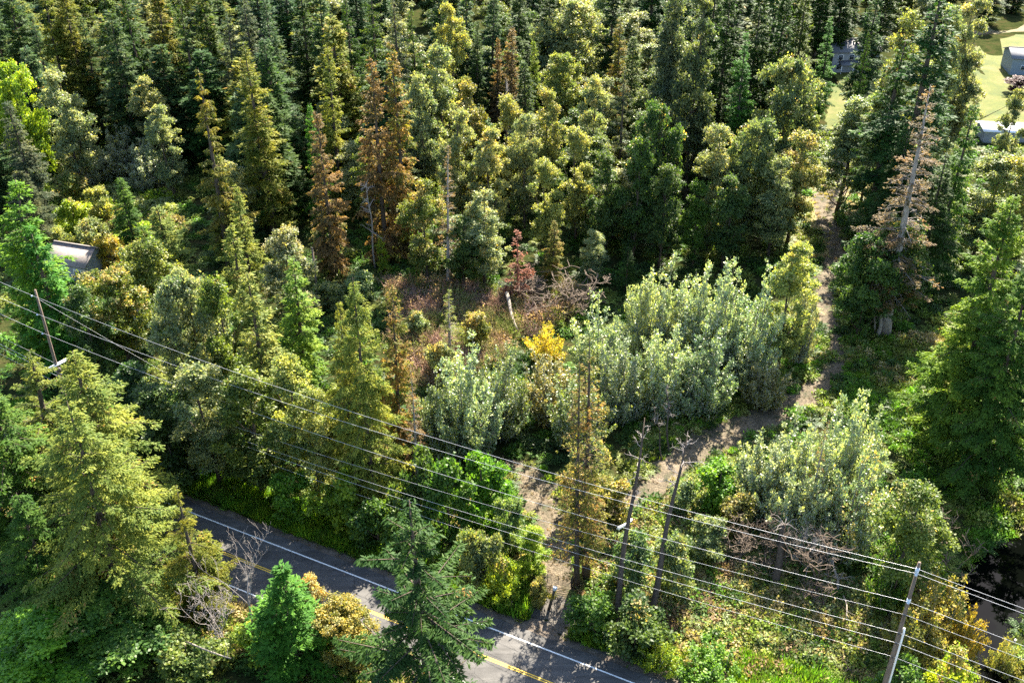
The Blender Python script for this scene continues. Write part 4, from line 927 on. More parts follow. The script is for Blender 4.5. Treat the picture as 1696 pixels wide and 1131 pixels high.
# broken dark stump
def stump():
    x, y = G(1281, 972); z = float(ground_z(x, y)); root = empty('tree_stump', (x, y, z - .1)); tag(root, 'tall broken dark stump with curled dead twigs on its top', 'stump')
    x1, y1 = G(1300, 866, 7.0); top = np.array([x1 - x, y1 - y, 7.0 - z]); b = MB(); q = np.linspace(0, 1, 8)
    b.tube(top[None] * q[:, None] + np.c_[np.sin(q * 5) * .12, np.cos(q * 7) * .08, q * 0], .48 * (1 - q * .42) + .02 * np.sin(q * 19), 6); b.build('trunk', M_bark, root)
    rng = np.random.default_rng(4); L = MB()
    for i in range(12):
        a = i * .9 + rng.random(); d = np.array([math.cos(a), math.sin(a), .9]); p = top * rng.uniform(.92, 1.0); pts = [p]
        for k in range(5): d = unit(d + np.array([0, 0, -.25]) + rng.normal(size=3) * .25); pts.append(pts[-1] + d * rng.uniform(.25, .45))
        L.tube(np.array(pts), np.linspace(.05, .012, 6), 4, cap=False)
    L.build('twigs', M_deadwood, root)
stump()

# ------------------------------------------------------------------ the depth of the wood behind and between
ORD = ['first', 'second', 'third', 'fourth', 'fifth', 'sixth', 'seventh', 'eighth', 'ninth', 'tenth']
def inside(px, py, poly):
    n = len(poly); c = False
    for i in range(n):
        x1, y1 = poly[i]; x2, y2 = poly[(i + 1) % n]
        if (y1 > py) != (y2 > py) and px < (x2 - x1) * (py - y1) / (y2 - y1) + x1: c = not c
    return c
OPEN = [[(60, 290), (270, 290), (300, 440), (90, 480)], [(1300, 440), (1310, 340), (1350, 280), (1370, 130), (1450, 60), (1480, 100), (1480, 300), (1470, 430), (1400, 700), (1330, 640)],
        [(1570, 260), (1570, 60), (1600, -50), (1800, -50), (1800, 260)], [(80, 400), (230, 400), (230, 500), (80, 500)]]
FILLPOLY = [((-60, -60), (-60, 440), (60, 300), (260, 280), (330, 430), (520, 470), (1060, 470), (1300, 420), (1330, 300), (1370, 120), (1600, 30), (1800, -60)),
            ((1480, 100), (1480, 420), (1560, 540), (1800, 560), (1800, 260), (1570, 270)),
            ((240, 450), (500, 480), (520, 640), (620, 800), (440, 800), (330, 760), (240, 640)), ((-80, 420), (90, 500), (110, 640), (-80, 680))]
rf = random.Random(17); fills = []
for px_, py_ in [(640, 130), (668, 175), (1075, 120), (1050, 160), (1095, 70), (655, 60), (1120, 130), (1010, 90), (600, 160), (560, 120), (880, 110), (1150, 60)]:
    x, y = G(px_, py_); fills.append((('farfir', 'alder')[len(fills) % 2], x, y, 26.0 - 7 * (len(fills) % 2), 6.0, ('deepgreen', 'palder')[len(fills) % 2], .05)); PLACED.append((x, y, 20, 6))
KEEP = [(1388, 76, 1442, 128), (1366, 118, 1410, 215), (1622, 60, 1700, 240), (1325, 290, 1440, 470), (98, 425, 165, 470), (505, 405, 535, 495), (110, 290, 300, 400), (1400, 560, 1530, 760)]
names = list(DONE.items())
used = {}
for poly in FILLPOLY:
    xs = [q[0] for q in poly]; ys = [q[1] for q in poly]; tries = 0
    while tries < 5000 and len(fills) < 300:
        tries += 1
        # uniform on the ground
        px, py = rf.uniform(min(xs), max(xs)), rf.uniform(min(ys), max(ys))
        if rf.random() > (1 - (py + 100) / 900): continue
        if not inside(px, py, poly) or any(inside(px, py, o) for o in OPEN): continue
        x, y = G(px, py)
        if abs(road_s(x, y)) < 11: continue
        if min(math.hypot(x - q[0], y - q[1]) for q in PLACED) < (7.0 if py < 260 and (px < 700 or px > 1150) else 5.2): continue
        dk = rf.random()
        zone_fir = px < 700 or (1180 < px < 1380) or px > 1480
        if zone_fir and dk < .72: kind, h, r, tint = ('farfir', rf.uniform(22, 31) + (4 if py < 180 else 0), rf.uniform(5.4, 8.2), rf.choice(['darkfir', 'deepgreen', 'bluefir', 'fir', 'yfir']))
        elif dk < .25: kind, h, r, tint = ('farfir', rf.uniform(16, 24), rf.uniform(3.6, 4.8), rf.choice(['darkfir', 'fir']))
        else: kind, h, r, tint = ('alder', rf.uniform(12, 18), rf.uniform(3.6, 5.2), rf.choice(['dalder', 'alder', 'palder', 'sage']))
        if py > 430: h *= .62
        # never taller than what stands there in the photograph: stay under the nearer crowns
        if kind == 'farfir' and py < 250 and (px < 700 or 1150 < px < 1350 or px > 1480):
            h = max(22, H - y / 4.20 + rf.uniform(-2, 8))
        bx0, by0, _ = P(x, y, 0); tx0, ty0, dp = P(x, y, h); hw_ = r * FPX / dp
        if any(max(tx0, bx0) + hw_ > q[0] and min(tx0, bx0) - hw_ < q[2] and ty0 < q[3] and by0 > q[1] for q in KEEP): continue
        fills.append((kind, x, y, h, r, tint, .04))
        PLACED.append((x, y, h, r))
for (kind, x, y, h, r, tint, turn) in fills:
    fx, fy, _ = P(x, y, h * .75)
    best = sorted(names, key=lambda kv: (lambda q: (q[0] - fx) ** 2 + (q[1] - fy) ** 2)(P(kv[1].location.x, kv[1].location.y, kv[1].scale.z * 15)))
    kv = min(best[:40], key=lambda q: used.get(q[0], 0) * 1000 + best.index(q))
    used[kv[0]] = used.get(kv[0], 0) + 1
    short = ' '.join(kv[0].split()[:10])
    o = place(kind, x, y, h, r, tint, turn, '', group='trees filling the depth of the wood', rz=None)
    PLACED.pop()
    adj = {'darkfir': 'dark fir', 'bluefir': 'bluish fir', 'fir': 'green fir', 'deepgreen': 'deep green fir', 'yfir': 'yellow-green fir', 'dalder': 'dark alder', 'alder': 'green alder', 'palder': 'pale alder', 'sage': 'sage alder'}[tint]
    o['label'] = ' '.join((adj + (' partly hidden by the ', ' standing close behind the ', ' crowding up to the ')[(used[kv[0]] - 1) % 3] + kv[0]).split()[:16])

for k, (px, py, hh, rr) in enumerate([(1750, 745, 27, 6.0), (1800, 815, 25, 6.0), (1790, 600, 27, 5.0), (1890, 860, 24, 6.0)]):  # unseen cedars, added to shade the stream and darken what it reflects
    x, y = G(px, py); place('cedar', x, y, hh, rr, 'green', .02, ['unseen cedar added just outside the frame beyond the huge cedar', 'unseen cedar added just outside the frame at the dark water', 'unseen cedar added outside the frame behind the huge cedar', 'unseen cedar added outside the frame on the far stream bank'][k], group='trees filling the depth of the wood')
# ------------------------------------------------------------------ houses
M_wall = noise_mat('grey_siding', [(0.3, (0.17, 0.18, 0.195)), (0.7, (0.22, 0.23, 0.245))], 2.0, rough=.7)
M_barn = noise_mat('blue_grey_metal', [(0.3, (0.13, 0.17, 0.21)), (0.7, (0.17, 0.21, 0.25))], 1.2, rough=.5)
M_roofg = noise_mat('grey_shingles', [(0.3, (0.11, 0.11, 0.12)), (0.7, (0.19, 0.19, 0.2))], 5.0, rough=.8)
M_rooft = noise_mat('tan_shingles', [(0.3, (0.13, 0.112, 0.10)), (0.7, (0.21, 0.185, 0.17))], 2.5, rough=.8, bump=.3)
M_roofw = noise_mat('white_metal_roof', [(0.3, (0.66, 0.67, 0.68)), (0.75, (0.8, 0.8, 0.8))], 1.0, rough=.45)
M_glass = newmat('window_glass'); p = M_glass[1].new('ShaderNodeBsdfPrincipled'); p.inputs['Base Color'].default_value = (.03, .04, .05, 1); p.inputs['Roughness'].default_value = .08
o = M_glass[1].new('ShaderNodeOutputMaterial'); M_glass[2].new(p.outputs[0], o.inputs[0]); M_glass = M_glass[0]
M_white = noise_mat('white_trim', [(0.3, (0.62, 0.62, 0.6)), (0.7, (0.74, 0.74, 0.72))], 3, rough=.6)
def gable(name, label, x, y, rz, Lx, Ly, hw, hr, wallm, roofm, windows=(), over=.4, chimney=False, z=None, trim=True, porch=None, cat='house'):
    """ridge along local x; windows: (face, along, sill height, width, height)"""
    z = float(ground_z(x, y)) if z is None else z
    root = empty(name, (x, y, z), rz); tag(root, label, cat)
    b = MB(); hx, hy = Lx / 2, Ly / 2
    v = [[-hx, -hy, -.3], [hx, -hy, -.3], [hx, hy, -.3], [-hx, hy, -.3], [-hx, -hy, hw], [hx, -hy, hw], [hx, hy, hw], [-hx, hy, hw], [-hx, 0, hr - .05], [hx, 0, hr - .05]]
    b.add(v, [[0, 1, 5, 4], [2, 3, 7, 6], [3, 0, 4, 7], [1, 2, 6, 5], [4, 8, 7, 7], [5, 6, 9, 9]])
    me = bpy.data.meshes.new('walls'); me.from_pydata(v, [], [[0, 1, 5, 4], [2, 3, 7, 6], [3, 0, 4, 8, 7], [1, 2, 6, 9, 5]]); me.materials.append(wallm); obj('walls', me, root)
    sl = (hr - hw) / hy
    for sd in (-1, 1):
        r = MB(); ex, ey = hx + over, hy + over; th = .16
        pr = [[-ex, 0, hr], [ex, 0, hr], [ex, sd * ey, hr - sl * ey], [-ex, sd * ey, hr - sl * ey]]
        vv = pr + [[a, b_, c + th] for a, b_, c in pr]
        r.add(vv, [[0, 3, 2, 1], [4, 5, 6, 7], [0, 1, 5, 4], [1, 2, 6, 5], [2, 3, 7, 6], [3, 0, 4, 7]]); r.build('roof', roofm, root)
    rc = MB(); rc.box((0, 0, hr + .19), (Lx + 2 * over, .3, .08)); rc.build('ridge_cap', roofm, root)
    for (fc, a, sz, ww, wh) in windows:
        m = MB(); g_ = MB()
        if fc in 'sn':
            yy = -hy - .03 if fc == 's' else hy + .03; m.box((a, yy, sz + wh / 2), (ww + .2, .08, wh + .2)); g_.box((a, yy + (-.04 if fc == 's' else .04), sz + wh / 2), (ww, .04, wh))
            g_.box((a, yy + (-.05 if fc == 's' else .05), sz + wh / 2), (.05, .05, wh))
        else:
            xx = -hx - .03 if fc == 'w' else hx + .03; m.box((xx, a, sz + wh / 2), (.08, ww + .2, wh + .2)); g_.box((xx + (-.04 if fc == 'w' else .04), a, sz + wh / 2), (.04, ww, wh))
        f = m.build('window', M_white, root); g_.build('pane', M_glass, f)
    if porch:
        r = MB(); ax, wd, dp, zz = porch
        vv = [[ax - wd / 2, -hy, zz], [ax + wd / 2, -hy, zz], [ax + wd / 2, -hy - dp, zz - .7], [ax - wd / 2, -hy - dp, zz - .7]]; vv += [[a, b_, c + .14] for a, b_, c in vv]
        r.add(vv, [[0, 1, 2, 3], [4, 7, 6, 5], [0, 4, 5, 1], [1, 5, 6, 2], [2, 6, 7, 3], [3, 7, 4, 0]]); r.build('porch_roof', roofm, root)
        for q in (-1, 0, 1):
            pm = MB(); pm.box((ax + q * (wd / 2 - .2), -hy - dp + .2, (zz - .7) / 2), (.14, .14, zz - .7)); pm.build('porch_post', M_white, root)
    if chimney: ch = MB(); ch.box((hx * .4, .6, hr + .3), (.7, .7, 1.6)); ch.build('chimney', M_roofg, root)
    return root
x, y = G(1412, 120)
gable('two_storey_house', 'grey two-storey house with grey gable roof beyond the small bright fir', x, y + 4, .10, 12, 7.5, 5.2, 7.2, M_wall, M_roofg,
      windows=[('s', -4, 3.2, 1.1, 1.2), ('s', -1.2, 3.2, 1.1, 1.2), ('s', 1.6, 3.2, 1.6, 1.2), ('s', 4.3, 3.2, 1.1, 1.2), ('s', -4, .9, 1.3, 1.3), ('s', 4, .9, 1.6, 1.3), ('e', 0, 3.2, 1.0, 1.2)], porch=(-1, 6.5, 1.8, 2.9))
x, y = G(1692, 128)
gable('barn', 'pale blue-grey metal barn at the edge of the lawn', x + 4.2, y + 5, -.16, 12, 9, 4.0, 5.4, M_barn, M_roofg, windows=[('s', -3.2, 1.3, 1.0, 1.0)], cat='barn')
x, y = G(1672, 238)
gable('white_roofed_shed', 'low shed with long white metal roof at the lawn edge', x + 2, y + 2, -.10, 15, 5.5, 2.5, 3.0, M_wall, M_roofw, windows=[('s', -3, 1, .9, .8)], cat='shed')
x, y = G(125, 470)
gable('tan_roofed_house', 'house with tan hipped roof almost buried in trees', x, y + 3, -.3, 7.0, 6.0, 3.0, 4.8, M_wall, M_rooft, windows=[('s', -2, 1, 1.2, 1.1), ('s', 2, 1, 1.2, 1.1)])
x, y = G(258, 540)
gable('tan_roofed_garage', 'small pale-roofed outbuilding glimpsed between the maples over the wires', x, y, -.3, 4, 3, 2.0, 2.6, M_wall, M_roofg, cat='shed')

# ------------------------------------------------------------------ utility poles and wires
M_pole = noise_mat('weathered_pole_wood', [(0.3, (0.09, 0.065, 0.048)), (0.7, (0.20, 0.155, 0.12))], 3.0, stretch=(4, 4, .3), bump=.3)
M_wire = noise_mat('aluminium_wire', [(0.3, (0.36, 0.36, 0.37)), (0.7, (0.46, 0.46, 0.47))], 3.0, rough=.35, spec=.8)
M_ins = noise_mat('porcelain_insulator', [(0.3, (0.40, 0.45, 0.52)), (0.7, (0.55, 0.60, 0.66))], 3.0, rough=.2)
M_conduit = noise_mat('white_conduit', [(0.3, (0.7, 0.7, 0.68)), (0.7, (0.8, 0.8, 0.78))], 2.0, rough=.4)
M_iron = noise_mat('dark_iron', [(0.3, (0.035, 0.032, 0.03)), (0.7, (0.08, 0.07, 0.06))], 6.0, rough=.6)
WD = np.array([0.8925, -0.451, 0]); WN = np.array([-0.451, -0.8925, 0])      # wire direction, toward the road side
def pole(px, py, h, label, arm=None, conduit=False, lows=(), rungs=(0.6, 3.15, 5.8), side=1):
    x, y = G(px, py, h); root = empty('utility_pole', (x, y, -.1)); tag(root, label, 'utility pole', 'utility poles')
    b = MB(); zz = np.linspace(0, h + .1, 5); b.tube(np.c_[zz * 0, zz * 0, zz], np.linspace(.24, .13, 5), 6); b.build('shaft', M_pole, root)
    att = []
    for k, dz in enumerate(rungs):
        z = h - dz; m = MB(); e = WN[:2] * .62 * side
        m.tube([[0, 0, z], [e[0] * .6, e[1] * .6, z + .06], [e[0], e[1], z + .12]], [.05, .035, .03], 6)
        br = m.build('bracket', M_iron, root); q = MB()
        q.tube([[e[0], e[1], z + .10], [e[0], e[1], z + .18], [e[0], e[1], z + .2], [e[0], e[1], z + .3]], [.10, .13, .08, .05], 6); q.build('insulator', M_ins, br)
        att.append(np.array([x + e[0], y + e[1], z + .2]))
    low = [np.array([x + .15 * WN[0], y + .15 * WN[1], h - c]) for c in lows]
    for a in low:
        m = MB(); m.box((.17 * WN[0], .17 * WN[1], a[2]), (.12, .12, .14)); m.build('clamp', M_iron, root)
    if arm:
        for s in (-1, 1):
            m = MB(); m.box((s * .17 * WD[0], s * .17 * WD[1], arm + .1), (.12, 3.4, .15), rz=math.atan2(WN[1], WN[0]) - math.pi / 2 - .12); m.build('crossarm', M_ins, root)
        m = MB(); m.box((.3, -.2, arm - .5), (.35, .35, .6)); m.build('cable_box', M_iron, root)
    if conduit:
        m = MB(); m.tube([[.30, -.10, .2], [.30, -.10, 12.2], [.26, -.05, 12.6]], .095, 6); m.build('conduit', M_conduit, root)
        for zz_ in (h - .9, h - 4.4):
            m = MB(); m.tube([[0, 0, zz_ - .45], [0, 0, zz_ + .45]], .155, 6); m.build('metal_sleeve', M_ins, root)
    return att, low, np.array([x, y, h])
A1, B1, P1 = pole(58, 480, 20.0, 'utility pole with three insulators and a double crossarm at the left edge', arm=9.4, lows=(10.2, 11.6, 12.2, 13.4), side=1)
A2, B2, P2 = pole(1523, 931, 20.0, 'utility pole with white conduit standing above the willow bushes', conduit=True, lows=(5.8, 8.0, 9.2, 10.9), side=.25, rungs=(.8, 1.3, 4.5))
def span(a, b, sag, r, name='power_line'):
    n = 34; q = np.linspace(0, 1, n); p = a[None] * (1 - q[:, None]) + b[None] * q[:, None]; p[:, 2] -= sag * 4 * q * (1 - q)
    m = MB(); m.tube(p, r, 4, cap=False); return m.build(name, M_wire)
hgt = ['topmost', 'second highest', 'third highest']; lowt = ['fourth highest', 'thin fifth', 'thin sixth', 'lowest']
D3 = WD * 108
for k in range(3):
    tag(span(A1[k], A2[k], 2.3, .019), hgt[k] + ' wire running between the two utility poles', 'power line', 'overhead wires')
    tag(span(A2[k], A2[k] + D3, 2.3, .019), hgt[k] + ' wire leaving the conduit pole toward the stream', 'power line', 'overhead wires')
    tag(span(A1[k], A1[k] - D3 + np.array([0, 22, 0]), 2.3, .019), hgt[k] + ' wire leaving the crossarm pole toward the left edge', 'power line', 'overhead wires')
for k in range(4):
    r = (.014, .018, .018, .014)[k]
    tag(span(B1[k], B2[k], 1.9, r), lowt[k] + ' cable running between the two utility poles', 'cable', 'overhead wires')
    tag(span(B2[k], B2[k] + D3, 1.9, r), lowt[k] + ' cable leaving the conduit pole toward the bottom edge', 'cable', 'overhead wires')
    tag(span(B1[k], B1[k] - D3 + np.array([0, 22, 0]), 1.9, r), lowt[k] + ' cable leaving the crossarm pole toward the left edge', 'cable', 'overhead wires')
# guy wire of the left pole, bare pole in the clearing
tag(span(P1 + np.array([0, 0, -1.2]), P1 + np.array([13, 8, -19.5]), 0, .014, 'guy_wire'), 'thin guy wire slanting down from the crossarm pole', 'guy wire')
xx, yy = G(517, 412, 9.5); r_ = empty('wooden_pole', (xx, yy, -.1)); tag(r_, 'bare wooden pole standing in shade before the rust brown cedar', 'utility pole')
m = MB(); m.tube([[0, 0, 0], [0, 0, 5], [0, 0, 9.6]], [.19, .17, .14], 6); m.build('shaft', M_pole, r_); m = MB(); m.tube([[0, 0, 9.6], [0, 0, 9.75]], [.15, .12], 6); m.build('cap', M_iron, r_)

# ------------------------------------------------------------------ gate, posts, mailbox post, log, fallen branches, stones
ga = np.array(G(884, 962)); gb = np.array(G(947, 975)); L_ = np.linalg.norm(gb - ga); ang = math.atan2(gb[1] - ga[1], gb[0] - ga[0])
gz = float(ground_z(*((ga + gb) / 2)))
root = empty('field_gate', (*ga, gz), ang); tag(root, 'closed dark metal bar gate across the footpath', 'gate')
for z in (.25, .42, .6, .8, 1.02, 1.28, 1.5): m = MB(); m.tube([[.12, 0, z], [L_ - .12, 0, z]], .028, 4); m.build('bar', M_iron, root)
for s in (.12, L_ * .36, L_ * .64, L_ - .12): m = MB(); m.tube([[s, 0, .2], [s, 0, 1.52]], .032, 4); m.build('upright', M_iron, root)
for q, lab in ((ga, 'gate post nearest the little lime green tree'), (gb, 'gate post nearest the dying conifers')):
    m = MB(); m.tube([[0, 0, -.2], [0, 0, 1.75], [0, 0, 1.8]], [.10, .10, .06], 6); o = m.build('gate_post', M_bark); o.location = (*q, float(ground_z(*q))); tag(o, lab, 'post', 'gate posts')
fx, fy = G(866, 958); m = MB(); m.tube([[0, 0, -.2], [0, 0, 1.7], [0, 0, 1.74]], [.08, .08, .05], 6); o = m.build('fence_post', M_bark); o.location = (fx, fy, float(ground_z(fx, fy))); tag(o, 'single fence post beside the little lime green tree', 'post')
fx, fy = G(910, 1006); root = empty('post', (fx, fy, 0)); tag(root, 'leaning dark post with pale box on top at the driveway entrance', 'post'); root.rotation_euler = (0, .18, 0)
m = MB(); m.tube([[0, 0, -.3], [0, 0, 1.5], [0, 0, 2.6]], [.17, .15, .13], 6); m.build('shaft', M_bark, root); m = MB(); m.box((0, 0, 2.75), (.34, .3, .34)); m.box((0, -.02, 2.95), (.40, .36, .05)); m.build('box', M_ins, root)
fx, fy = G(846, 1010); m = MB(); m.tube([[0, 0, -.2], [.05, 0, .9], [.1, 0, 1.3]], [.10, .09, .07], 6); o = m.build('broken_post', M_bark); o.location = (fx, fy, 0); tag(o, 'short broken post at the driveway corner', 'post')
def log(a, b, za, zb, r, label, mat, name='fallen_log', lim=3, seed=0):
    rng = np.random.default_rng(seed); A = np.array([*G(*a), 0.]); B = np.array([*G(*b), 0.]); A[2] = float(ground_z(A[0], A[1])) + za; B[2] = float(ground_z(B[0], B[1])) + zb
    q = np.linspace(0, 1, 7); pts = A + (B - A) * q[:, None] + np.c_[np.sin(q * 6 + seed), np.cos(q * 5), np.zeros(7)] * .12
    root = empty(name, A); tag(root, label, 'log'); m = MB(); m.tube(pts - A, np.linspace(r, r * .6, 7), 6); m.build('trunk', mat, root)
    if lim:
        m = MB()
        for i in range(lim):
            f = rng.uniform(.2, .95); s = (B - A) * f; d = unit(rng.normal(size=3) + np.array([0, 0, .8])); m.tube([s, s + d * .6, s + d * 1.1 + np.array([0, 0, .1])], [r * .3, r * .2, .01], 3, cap=False)
        m.build('limbs', mat, root)
log((838, 506), (856, 553), 2.4, 1.0, .32, 'bleached fallen log slanting through the red-brown thicket', M_palebark, seed=1)
log((862, 523), (884, 515), .3, .5, .22, 'short dark log beside the little black pool', M_bark, seed=2)
log((1022, 892), (1044, 878), .9, 1.3, .24, 'short white fallen log behind the slimmer dead trunk', M_conduit, lim=0, seed=3)
log((318, 1100), (392, 1130), 3.2, 3.4, .10, 'bleached branch lying across the bushes at the bottom edge', M_palebark, seed=4)
log((1330, 470), (1362, 473), .5, .6, .13, 'pale fallen stick across the dirt path', M_palebark, seed=5)
log((1395, 1000), (1402, 1040), 1.2, 1.2, .08, 'pale leaning stick in the open slope near the tangle', M_palebark, lim=1, seed=6)
log((760, 760), (830, 775), .4, .5, .14, 'grey branch pile log at the head of the footpath', M_deadwood, lim=5, seed=7)
rng = np.random.default_rng(8); sm = [rock_mesh(i) for i in range(4)]
spots = [((1668 + rng.normal() * 16) if i < 9 else (1630 + rng.normal() * 18), 985 + i * 10 + rng.normal() * 7) for i in range(16)]
side = ['beside the dark water', 'in the stream bend', 'below the golden willow', 'at the bottom of the stream bed']
spots.sort(key=lambda q: q[1]); SO = ['topmost', 'second', 'third', 'fourth', 'fifth', 'sixth', 'seventh', 'eighth', 'ninth', 'tenth', 'eleventh', 'twelfth', 'thirteenth', 'fourteenth', 'fifteenth', 'lowest']
for i, (px, py) in enumerate(spots):
    x, y = G(px, py, -1.4); o = obj('stone', sm[i % 4]); r = rng.uniform(.25, .8); o.scale = (r, r, r); o.rotation_euler = (0, 0, rng.random() * 6); o.location = (x, y, float(ground_z(x, y)) + r * .1)
    tag(o, SO[i] + ' of the pale stones in the stream bed, counted down from the dark water', 'stone', 'stones of the stream bed')
# little black pool
pw = [G(868, 512), G(890, 508), G(905, 518), G(880, 526), G(860, 524)]
patch('pool', pw, mw, .03, 9, .1, 6)
# ------------------------------------------------------------------ ground cover nobody could count: instanced tufts
def clump(kind, seed):
    rng = np.random.default_rng(seed)
    if kind == 'leafy':      # low bramble / nettle mound
        n = 170; d = unit(rng.normal(size=(n, 3))); d[:, 2] = np.abs(d[:, 2]); r = rng.random((n, 1)) ** .5
        p = d * r * np.array([.85, .85, .62]); a = d * np.array([1, 1, .2]) + rng.normal(size=(n, 3)) * .6; nr = np.array([0, 0, 1]) + rng.normal(size=(n, 3)) * .5
        return foliage_mesh('leafy', p, a, nr, .22 * (.6 + .8 * rng.random(n)), .17, rng.random(n), rng.random(n), GC['leafy'])
    if kind == 'fern':
        P_, A_ = [], []
        for i in range(11):
            an = i * .57 * 2.1; d = np.array([math.cos(an), math.sin(an)]); s = np.linspace(.1, 1, 9)
            q = np.c_[d[0] * s * .95, d[1] * s * .95, .75 * s - .72 * s * s + .05]; side = np.array([-d[1], d[0], 0])
            for sd in (-1, 1): P_.append(q); A_.append(side[None] * sd + np.array([d[0], d[1], -.2]) * .5 + np.zeros((9, 1)))
        p = np.concatenate(P_); a = np.concatenate(A_); n = len(p); l = .26 * (1.1 - np.hypot(p[:, 0], p[:, 1]))
        return foliage_mesh('fern', p, a, np.array([0, 0, 1]) + rng.normal(size=(n, 3)) * .2, l, .09, rng.random(n), rng.random(n), GC['leafy'])
    if kind == 'grass':
        n = 80; an = rng.random(n) * 6.28; r = rng.random(n) ** .6 * .38; p = np.c_[np.cos(an) * r, np.sin(an) * r, np.zeros(n)]
        a = np.c_[np.cos(an) * .45 * rng.random(n), np.sin(an) * .45 * rng.random(n), np.ones(n)] + rng.normal(size=(n, 3)) * .18
        return foliage_mesh('grass', p, a, rng.normal(size=(n, 3)), .55 * (.5 + .8 * rng.random(n)), .045, rng.random(n), rng.random(n), GC['grass'])
    if kind == 'twigs':
        b = MB()
        for i in range(34):
            an = rng.random() * 6.28; d = unit(np.array([math.cos(an), math.sin(an), rng.uniform(.5, 2.2)])); L1 = rng.uniform(.5, 1.25); p = np.array([rng.normal() * .2, rng.normal() * .2, 0])
            d2 = unit(d + rng.normal(size=3) * .3); b.tube([p, p + d * L1 * .5, p + d * L1 * .5 + d2 * L1 * .5], [.016, .011, .006], 3, cap=False)
            for k in range(2): e = unit(d2 + rng.normal(size=3) * .7); q = p + d * L1 * rng.uniform(.4, .9); b.tube([q, q + e * .35], [.009, .005], 3, cap=False)
        v = np.concatenate(b.v); f = np.concatenate(b.f); n = 70
        m1 = mesh_np('twigs', v, f, GC['twig'], False, {'var': ('FACE', rng.random(len(f))), 'turn': ('FACE', rng.random(len(f)))}); return m1
    if kind == 'dryleaf':
        n = 120; d = unit(rng.normal(size=(n, 3))); d[:, 2] = np.abs(d[:, 2]); p = d * rng.random((n, 1)) ** .5 * np.array([.7, .7, .9])
        return foliage_mesh('dryleaf', p, rng.normal(size=(n, 3)), rng.normal(size=(n, 3)), .13 * (.6 + .8 * rng.random(n)), .09, rng.random(n), rng.random(n), GC['leafy'])
GC = {}
def inst_leaf(name, transl, rough, spec=.12):
    m, N, L = newmat(name)
    ai = N.new('ShaderNodeAttribute'); ai.attribute_name = 'tint'; ai.attribute_type = 'INSTANCER'
    at = N.new('ShaderNodeAttribute'); at.attribute_name = 'var'
    mr = N.new('ShaderNodeMapRange'); mr.inputs[3].default_value = .6; mr.inputs[4].default_value = 1.45; L.new(at.outputs['Fac'], mr.inputs[0])
    mu = N.new('ShaderNodeVectorMath'); mu.operation = 'SCALE'; L.new(ai.outputs['Color'], mu.inputs[0]); L.new(mr.outputs[0], mu.inputs[3])
    p = N.new('ShaderNodeBsdfPrincipled'); p.inputs['Roughness'].default_value = rough; p.inputs['Specular IOR Level'].default_value = spec; L.new(mu.outputs[0], p.inputs['Base Color'])
    t = N.new('ShaderNodeBsdfTranslucent'); tc = N.new('ShaderNodeVectorMath'); tc.operation = 'MULTIPLY'; tc.inputs[1].default_value = (1.2, 1.3, .55); L.new(mu.outputs[0], tc.inputs[0]); L.new(tc.outputs[0], t.inputs[0])
    ms = N.new('ShaderNodeMixShader'); ms.inputs[0].default_value = transl; L.new(p.outputs[0], ms.inputs[1]); L.new(t.outputs[0], ms.inputs[2])
    o = N.new('ShaderNodeOutputMaterial'); L.new(ms.outputs[0], o.inputs[0]); return m
GC['leafy'] = inst_leaf('ground_leaves', .4, .45); GC['grass'] = inst_leaf('ground_grass', .45, .5); GC['twig'] = inst_leaf('ground_twigs', .05, .8, .2)
SRC = {}
